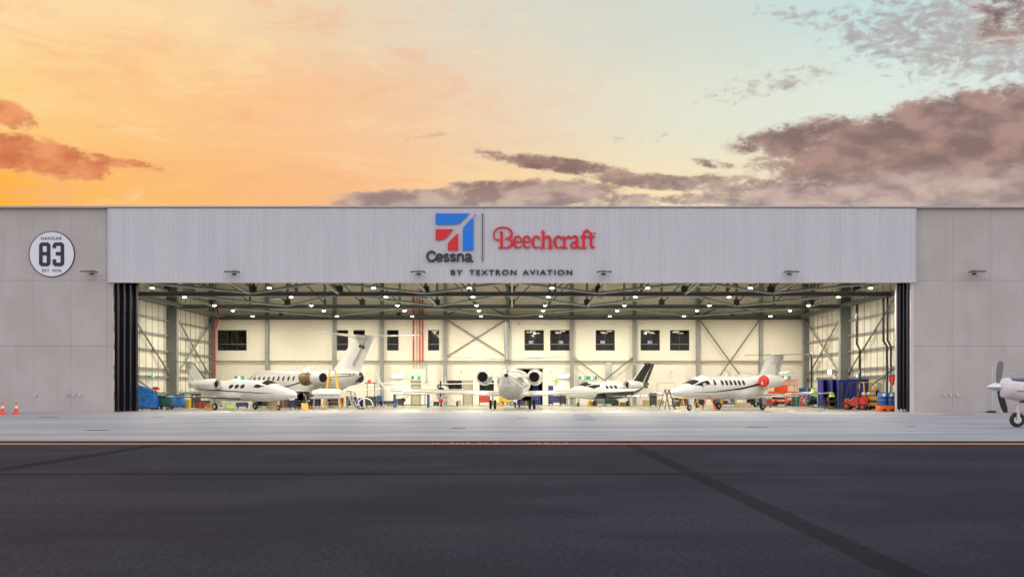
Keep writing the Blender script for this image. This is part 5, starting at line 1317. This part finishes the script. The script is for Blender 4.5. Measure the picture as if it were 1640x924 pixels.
# brown side table and cardboard, tug behind the middle jet
o = root('wooden_table', 914.5, 649.4, 0, 'small brown table right of the blue cabinet', 'table')
mb = MB(); mb.box((-.45,-.3,.66),(.45,.3,.72)); mb.build('top', M['brown'], o)
for a in (-1,1):
    for b_ in (-1,1): box((a*.38-.025,b_*.24-.025,0),(a*.38+.025,b_*.24+.025,.659)).build('leg', M['steel_dk'], o)
o = root('potted_plant', 890.5, 648.8, 0, 'yellow-green potted plant on the cabinet top', 'plant'); o.location.z = 1.96
mb = MB(); mb.lathe([(0,.12),(.02,.13),(.22,.17)], n=14); mb.build('pot', M['cream'], o, smooth=True)
mb = MB(); rnd = random.Random(9)
for k in range(70):
    a, e_, r_ = rnd.random()*6.28, rnd.uniform(.2,1.5), rnd.uniform(.1,.36); c_ = Vector((r_*math.cos(a)*math.cos(e_)*1.2, r_*math.sin(a)*math.cos(e_), .25+r_*math.sin(e_)*1.4)); d = Vector((math.cos(a),math.sin(a),.5))*.1; s2 = Vector((-math.sin(a),math.cos(a),0))*.03
    mb.add([c_-d, c_+s2, c_+d, c_-s2], [(0,1,2,3)])
mb.build('foliage', M['lime'], o)
o = root('tow_tractor', 812, 649.2, 0, 'small yellow tow tractor seen under the middle jet', 'tow tractor')
mb = MB(); mb.box((-.8,-.5,.28),(.3,.5,.62),.05); mb.box((-.8,-.5,.621),(-.35,.5,.85),.04); mb.build('body', M['yellow'], o)
mb = MB(); mb.box((.301,-.5,.28),(.9,.5,.52),.04); mb.build('bonnet', M['cream'], o)
for a in (-.5,.5):
    for b_ in (-.45,.45): wheel(o, a, b_, .22, .16)
# store things inside the rear doorway
for i, (px, w_, h_, m_, lab) in enumerate(((833,.55,.9,'blue','blue case just inside the dark rear doorway, left'),(860,.8,1.0,'bluesteel','blue case just inside the dark rear doorway, right'),(858,.6,2.1,'navy_lt','tall blue-grey locker inside the dark rear doorway'))):
    D = DB+2.2+.5*i; x = PX(px, D); o = empty('storage_case', (x, D+CAMY, .006), 0, lab, 'storage case')
    mb = MB(); mb.box((-w_/2,-.3,.05),(w_/2,.3,h_),.02); mb.build('case', M[m_], o); mb = MB(); mb.box((-.1,-.33,h_*.6),(.1,-.301,h_*.6+.05)); mb.build('handle', M['galv'], o)
# yellow drum by black jet wheel
o = root('oil_drain_can', 945.5, 649.9, 0, 'small yellow drain can beside the black-finned jet wheel', 'can')
mb = MB(); mb.lathe([(0,.26),(.35,.26),(.42,.14),(.52,.14)], n=18); mb.build('can', M['yellow'], o, smooth=True)
mb = MB(); mb.tube([(-.12,0,.5),(-.2,0,.85),(.1,0,1.0)], .03, 8); mb.build('funnel_arm', M['yellow'], o, smooth=True)

# orange scissor lift
def scissor(px, y, label):
    D = y-CAMY; x = PX(px, D); o = empty('scissor_lift', (x, y, .004), 0, label, 'scissor lift')
    mb = MB(); mb.box((-1.0,-.55,.25),(1.0,.55,.50),.04); mb.build('chassis', M['cone'], o)
    for a in (-.7,.7):
        for b_ in (-.5,.5): wheel(o, a, b_, .24, .16)
    mb = MB()
    for b_ in (-.3,.3):
        for z in (.52,.80): mb.bar((-.8,b_,z),(.8,b_,z+.30),.06,.08); mb.bar((-.8,b_+.07,z+.30),(.8,b_+.07,z),.06,.08)
    mb.build('scissor_arms', M['cone'], o)
    mb = MB(); mb.box((-1.30,-.6,1.18),(1.30,.6,1.38),.02); mb.build('platform', M['cone'], o)
    mb = MB()
    for b_ in (-.58,.58):
        for z in (1.95,2.45): mb.tube([(-1.28,b_,z),(1.28,b_,z)], .03, 8)
        for xx_ in (-1.28,-.4,.5,1.28): mb.tube([(xx_,b_,1.38),(xx_,b_,2.45)], .028, 8)
    for xx_ in (-1.28,1.28):
        for z in (1.95,2.45): mb.tube([(xx_,-.58,z),(xx_,.58,z)], .03, 8)
    mb.build('guard_rails', M['cone'], o, smooth=True)
    mb = MB(); mb.box((-.75,-.3,1.381),(.45,.3,1.95),.03); mb.build('box_on_platform', M['orange'], o)
    mb = MB(); mb.box((-1.25,-.66,1.9),(-.95,-.601,2.35),.02); mb.build('control_box', M['red'], o)
scissor(1253, 34.5, 'orange-red scissor lift with raised platform below the green exit sign')
# blue folding partition screens along the right wall
_p = [(PX(a, d), d-90) for a, d in ((1310,114.4),(1318,112.8),(1324,114.),(1333,112.2),(1338,113.2),(1344.5,111.4),(1391,103.5))]
scr = list(zip(_p[:-1], _p[1:]))
for i, (a, b_) in enumerate(scr):
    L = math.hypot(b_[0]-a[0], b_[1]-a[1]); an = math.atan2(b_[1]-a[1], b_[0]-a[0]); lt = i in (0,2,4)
    lab = ['pale violet-blue screen panel furthest back on the right side','narrow navy screen panel next to the furthest pale one','pale violet-blue screen panel in the middle of the zigzag','navy screen panel in the middle of the zigzag','pale violet-blue screen panel nearest the big grey column','long navy screen panel nearest the forklifts'][i]
    o = empty('partition_screen', (a[0], a[1], .004), an, lab, 'partition screen', 'blue fabric screens along the right wall')
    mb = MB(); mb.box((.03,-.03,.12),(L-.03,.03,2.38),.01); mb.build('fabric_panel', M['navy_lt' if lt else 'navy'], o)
    mb = MB(); mb.box((0,-.035,.05),(.029,.035,2.42)); mb.box((L-.029,-.035,.05),(L,.035,2.42)); mb.box((.03,-.03,2.381),(L-.03,.03,2.42)); mb.build('frame', M['navy_lt'], o)
    mb = MB(); mb.box((.05,-.25,0),(.10,.25,.05)); mb.box((L-.10,-.25,0),(L-.05,.25,.05)); mb.build('feet', M['steel_dk'], o)

def forklift(px, py, rz, body, guard, label, mast=True, cyl=True, counter=None, guard_on=True):
    o = root('forklift', px, py, rz, label, 'forklift')      # rear faces local -y
    mb = MB(); mb.box((-.50,-.95,.32),(.50,-.30,1.02),.12); mb.build('counterweight', counter or body, o, smooth=True)
    mb = MB(); mb.box((-.50,-.299,.30),(.50,.80,.72),.05); mb.box((-.42,-.29,.721),(.42,.15,.98),.04); mb.build('body', body, o)
    mb = MB(); mb.box((-.30,-.25,.981),(.30,.15,1.08),.03); mb.box((-.30,-.30,1.081),(.30,-.22,1.45),.03); mb.build('seat', M['gloss_black'], o)
    if guard_on:
        mb = MB()
        for s in (-1,1): mb.bar((s*.46,-.40,1.0),(s*.42,-.18,2.10),.07,.07); mb.bar((s*.46,.75,.72),(s*.42,.45,2.10),.07,.07); mb.bar((s*.42,-.25,2.12),(s*.42,.5,2.12),.06,.06)
        for k in range(6): mb.bar((-.42,-.22+.13*k,2.13),(.42,-.22+.13*k,2.13),.03,.03)
        mb.build('overhead_guard', guard, o)
    if mast:
        mb = MB()
        for s in (-1,1): mb.box((s*.32-.05,.98,.08),(s*.32+.05,1.10,2.15)); mb.box((s*.20-.04,1.0,.08),(s*.20+.04,1.09,2.0))
        for z in (.5,1.2,2.1): mb.box((-.36,.99,z),(.36,1.08,z+.08))
        mb.build('mast', M['gloss_black'], o)
        mb = MB()
        for s in (-1,1): mb.box((s*.25-.05,1.12,.05),(s*.25+.05,2.1,.09)); mb.box((s*.25-.05,1.12,.09),(s*.25+.05,1.16,.6))
        mb.build('fork', M['steel_dk'], o)
    for s in (-1,1):
        wheel(o, 0, 0, .01, .01) if False else None
        for yy, r_ in ((-.60,.24),(.62,.29)):
            mb = MB(); mb.lathe([(-.09,r_*.5),(-.10,r_*.9),(-.05,r_),(.05,r_),(.10,r_*.9),(.09,r_*.5)], (s*.50,yy,r_), 'x', 20); wq = mb.build('wheel', M['black'], o, smooth=True)
            mb = MB(); mb.lathe([(-.10,.03),(-.095,r_*.5),(.095,r_*.5),(.10,.03)], (s*.50,yy,r_), 'x', 14); mb.build('rim', body, wq)
    if cyl:
        mb = MB(); mb.lathe([(-.34,.03),(-.32,.12),(-.25,.165),(.25,.165),(.32,.12),(.34,.03)], (0,-.62,1.22), 'x', 18); gz = mb.build('gas_cylinder', M['galv'], o, smooth=True)
        mb = MB()
        for xx_ in (-.18,.18): mb.lathe([(-.02,.172),(.02,.172)], (xx_,-.62,1.22), 'x', 18, cap=False)
        mb.build('strap', M['red'], gz)
    mb = MB(); mb.box((-.3,-.965,.55),(.3,-.951,.75)); mb.build('rear_grille', M['gloss_black'], o)
    mb = MB()
    for s in (-1,1): mb.box((s*.40-.05,-.97,.85),(s*.40+.05,-.94,.93))
    mb.build('tail_lights', M['logo_red'], o)
forklift(1371, 656.4, 62, M['red'], M['gloss_black'], 'red forklift with gas cylinder, left of the yellow forklift', guard_on=True)
forklift(1389.5, 656.0, 12, M['yellow'], M['yellow'], 'yellow forklift with gas cylinder between the red and cream ones')
forklift(1405, 654.6, -35, M['cream'], M['yellow'], 'cream-bodied forklift with yellow overhead guard behind the drums', cyl=False)
o = root('pallet_truck', 1354.5, 656.0, 60, 'yellow pallet truck left of the red forklift', 'pallet truck')
mb = MB(); mb.box((-.35,-.35,.2),(.35,.35,.62),.08); mb.box((-.3,-.3,.621),(.3,.1,.86),.08); mb.build('drive_head', M['yellow'], o, smooth=True)
mb = MB()
for s in (-1,1): mb.box((s*.25-.08,.36,.08),(s*.25+.08,1.4,.16))
mb.build('fork', M['steel_dk'], o); mb = MB(); mb.tube([(0,-.3,.6),(0,-.7,1.05)], .03, 8); mb.tube([(-.2,-.7,1.05),(.2,-.7,1.05)], .03, 8); mb.build('tiller', M['galv'], o)
for s in (-1,1): wheel(o, -.2*s, -.1*s, .13, .1)
# drums on an orange spill pallet
o = root('spill_pallet', 1419, 659.0, 0, 'bright orange spill pallet beside the right door stack', 'spill pallet')
mb = MB(); mb.box((-.56,-.55,.0),(.56,.55,.08)); mb.box((-.60,-.6,.081),(.60,.6,.44),.03); mb.build('tray', M['orange'], o)
mb = MB()
for x in (-.28,.28): mb.box((x-.14,-.606,.09),(x+.14,-.601,.20))
mb.build('fork_pocket', M['dark'], o)
mb = MB(); mb.box((-.52,-.52,.441),(.52,.52,.47)); mb.build('grating', M['steel_dk'], o)
dp = None; px0, py0 = spot(1419, 659.0)
for i, (dx, dy, lab) in enumerate(((-.27,-.27,'blue drum with white label on the orange pallet, front left'),(.27,-.27,'blue drum with white label on the orange pallet, front right'),(-.27,.28,'blue drum on the orange pallet, rear left'),(.27,.28,'blue drum on the orange pallet, rear right'))):
    if dp is None:
        dp = empty('oil_drum'); mb = MB(); mb.lathe([(0,.24),(.02,.26),(.28,.255),(.30,.27),(.32,.255),(.58,.255),(.60,.27),(.62,.255),(.86,.26),(.88,.25),(.86,.22)], n=24); mb.build('barrel', M['drumblue'], dp, smooth=True)
        mb = MB(); N = 6; mb.rings([[(.264*math.cos(a), .264*math.sin(a), z) for a in [R(-115+50*k/N) for k in range(N+1)]] for z in (.62,.83)], cap=False, close=False); mb.build('paper_label', M['tape'], dp)
        mb = MB(); mb.lathe([(.86,.03),(.90,.03)], (.12,0,0), n=10); mb.build('bung', M['steel_dk'], dp); o = dp
    else: o = copy_tree(dp)
    o.location = (px0+dx, py0+dy, .474); tag(o, lab, 'drum', 'blue drums on the orange spill pallet')
# hi-vis clothing on stands
def coatstand(px, py, z, label, hz=1.5):
    o = root('coat_stand', px, py, 0, 'dark upright coat stand '+label, 'coat stand')
    mb = MB(); mb.tube([(0,0,0),(0,0,z+.1)], .03, 8); mb.box((-.25,-.25,0),(.25,.25,.04)); mb.tube([(-.25,0,z),(.25,0,z)], .02, 8); mb.build('pole', M['steel_dk'], o)
    x, y = spot(px, py); v = empty('safety_vest', (x, y-.06, z), 0, 'lime yellow high-visibility vest hanging '+label, 'safety vest', 'lime safety vests hung on stands')
    mb = MB(); rr = []
    for zz, hw in ((0,.14),(-.06,.24),(-.25,.22),(-.5,.25),(-.62,.24)): rr.append([(hw*math.cos(a)*(1+.06*math.sin(5*a)), .10*math.sin(a), zz) for a in [2*math.pi*k/20 for k in range(20)]])
    mb.rings(rr); mb.build('fabric', M['lime'], v, smooth=True)
    mb = MB()
    for zz in (-.28,-.45): mb.box((-.24,-.125,zz-.02),(.24,-.10,zz+.02))
    mb.build('reflective_band', M['tape'], v)
coatstand(1303, 652.0, 1.65, 'left of the blue screens'); coatstand(1332, 654.6, 1.18, 'in front of the blue screens')
# fire point sign and extinguisher by right door
o = empty('fire_extinguisher', (27.9, 5.2, 1.9), 0, 'red fire extinguisher unit fixed by the right doorway edge', 'fire extinguisher'); mb = MB(); mb.lathe([(0,.10),(.03,.12),(.5,.12),(.6,.05),(.68,.04)], n=16); mb.build('cylinder', M['red'], o, smooth=True)
box((-.22,.13,.25),(.22,.16,.7)).build('backing_board', M['red'], o); box((-.05,-.03,.68),(.16,.03,.74)).build('lever', M['gloss_black'], o)
mb = MB(); mb.box((-.04,.17,-1.9),(.04,.25,1.0)); mb.build('mounting_post', M['galv'], o)
# shelves and clutter along the left wall, light from floor
toolchest(345, 651.2, 1.2, .9, M['galv'], 'grey cabinet beside the red riser pipe', rows_=3)
toolchest(314, 650.6, .8, 1.2, M['steel_dk'], 'dark cabinet behind the left small jet tail', rows_=5)
o = root('gas_bottle', 291.5, 651.0, 0, 'pale green gas bottle by the left grey column', 'gas bottle'); mb = MB(); mb.lathe([(0,.12),(1.3,.12),(1.5,.05),(1.62,.05)], n=14); mb.build('bottle', M['khaki'], o, smooth=True); mb = MB(); mb.lathe([(1.62,.03),(1.7,.03)], n=10); mb.build('valve', M['steel_dk'], o)

carton(412, 652.0, .8, .8, M['galv'], 'grey metal case behind the small jet wheels')
carton(455, 652.6, .7, 1.0, M['brown'], 'brown crate behind the nose wheel of the left small jet')
carton(575, 651.2, .7, .8, M['blue'], 'blue crate behind the white hoop')
carton(699, 649.6, .5, .4, M['steel_dk'], 'small dark case under the uncowled propeller plane')
carton(735, 649.5, .35, .5, M['galv'], 'small grey case left of the khaki door')
carton(843, 649.3, 1.0, .45, M['steel_dk'], 'low dark case at the rear doorway threshold')
carton(1190, 652.4, 1.2, .4, M['tan'], 'low tan crate below the jet with red engine covers')
carton(1152, 650.2, .7, .7, M['yellow'], 'yellow crate below the jet with red engine covers')
carton(1275, 650.3, .8, .9, M['teal'], 'teal case left of the orange drum fan')
carton(1292, 648.9, 1.5, 1.7, M['bluesteel'], 'tall blue cabinet against the back wall at right')
toolchest(640, 649.8, .8, .7, M['steel_dk'], 'dark grey chest seen through the blue-legged bench', rows_=3)
toolchest(1120, 650.5, .9, .8, M['steel_dk'], 'dark grey chest behind the orange stepladder', rows_=3)
toolchest(1230, 652.0, .6, .7, M['red'], 'small red chest behind the main wheel of the right jet', rows_=3)
toolchest(902, 648.9, .6, 1.1, M['steel_dk'], 'dark narrow cabinet right of the blue cabinet', rows_=4)
carton(800, 650.2, .5, .35, M['yellow'], 'low yellow case under the middle jet belly')
carton(1000, 650.0, .9, .35, M['yellow'], 'low yellow case by the tail of the black-finned jet')
carton(1083, 650.6, .8, .5, M['steel_dk'], 'dark case beyond the right jet nose wheel')
carton(1342, 652.6, .7, .5, M['gloss_black'], 'black case at the foot of the long navy screen')
def wiretrestle(px, py, label, m_):
    o = root('trestle', px, py, 0, label, 'trestle'); mb = MB()
    for a in (-.6, .6):
        mb.bar((a-.25,0,0),(a,0,.8),.05,.05); mb.bar((a+.25,0,0),(a,0,.8),.05,.05)
    mb.bar((-.9,0,.83),(.9,0,.83),.08,.06); mb.build('frame', m_, o)
wiretrestle(1105, 653.8, 'low yellow trestle under the right jet fuselage', M['yellow'])
wiretrestle(1180, 654.0, 'low grey trestle under the right jet fuselage', M['galv'])
wiretrestle(448, 652.2, 'low grey trestle behind the left small jet nose', M['galv'])
# ------------------------------------------------------------------ outside things
cp = None
for px, py, lab in ((4, 663.3, 'orange traffic cone with white collar, left of the two by the left wall'), (26, 663.0, 'orange traffic cone with white collar, right of the two by the left wall')):
    if cp is None:
        cp = empty('traffic_cone'); mb = MB(); mb.lathe([(.04,.20),(.06,.17),(.36,.095)], n=20); mb.lathe([(.53,.058),(.74,.022),(.75,.02)], n=20); mb.build('cone_body', M['cone'], cp, smooth=True)
        mb = MB(); mb.lathe([(.361,.096),(.529,.060)], n=20); mb.build('reflective_collar', M['tape'], cp, smooth=True)
        mb = MB(); mb.box((-.22,-.22,0),(.22,.22,.039),.012); mb.build('base', M['cone'], cp); o = cp
    else: o = copy_tree(cp)
    x, y = spot(px, py); o.location = (x, -2.0 if y > -2 else y, .004); o.scale = (1.05,1.05,1.05); tag(o, lab, 'traffic cone', 'traffic cones at the left wall')
# fence stub and pipes behind the propeller plane
D = 88.; x0 = PX(1590, D)
o = empty('pipe_fence', (x0, -2.0, .004), 0, 'thin galvanised gate frame against the right wall behind the propeller', 'fence')
for k, xx_ in enumerate((0, .55, 3.2, 5.8)): MB().tube([(xx_,0,0),(xx_,0,3.0 if k != 1 else 2.6)], .035, 8).build('post', M['galv'], o, smooth=True)
mb = MB()
for z in (.25, 2.35, 2.9): mb.tube([(0,0,z),(5.8,0,z)], .025, 8)
mb.build('rail', M['galv'], o, smooth=True)
mb = MB()
for k in range(36): mb.tube([(.16*k+.05,.0,.27),(.16*k+.05,.0,2.33)], .006, 5)
mb.build('mesh_infill', M['galv'], o)
o = empty('rubber_mat', (x0-.35, -2.6, .004), 0, 'dark rumpled hose heap on the concrete under the propeller', 'hose'); mb = MB()
mb.tube([(.36*math.cos(.5*k)*(1-.01*k), .16*math.sin(.5*k), .04+.003*k) for k in range(30)], .035, 8); mb.build('coiled_hose', M['black'], o, smooth=True); o.name = 'hose_coil'
# flush pit covers on the apron
pits = [(78,668.3,34),(195,660.6,34),(252,668.2,20),(490,668.5,20),(155,689,36),(735,686,26),(930,664.2,26),(933,667.5,30),(938,671.5,32),(836,669.2,20),(1212,684,34),(1460,683,16),(1535,664.,50)]
where = ['nearest the cones','beside the left door stack','left of the blue covers','below the parts trolleys','nearest the orange line at left','middle, nearest the orange line','first of three close together','second of three close together','third of three close together','in front of the middle jet','right, nearest the orange line','pale one near the right jamb','long one under the right wall valves']
for (px, py, wp), wh in zip(pits, where):
    D = gd(py); ww_ = wp*D/F/2; x = PX(px, D); y = D+CAMY
    o = empty('pit_cover', (x, min(y,-.8), .004), 0, 'narrow dark flush cover in the concrete apron, '+wh, 'pit cover', 'flush covers set in the apron')
    mb = MB(); mb.box((-ww_,-.30,0),(ww_,.30,.006)); mb.build('frame', M['steel'], o); mb = MB(); mb.box((-ww_+.06,-.25,.0065),(ww_-.06,.25,.012)); mb.build('lid', M['black'], o)
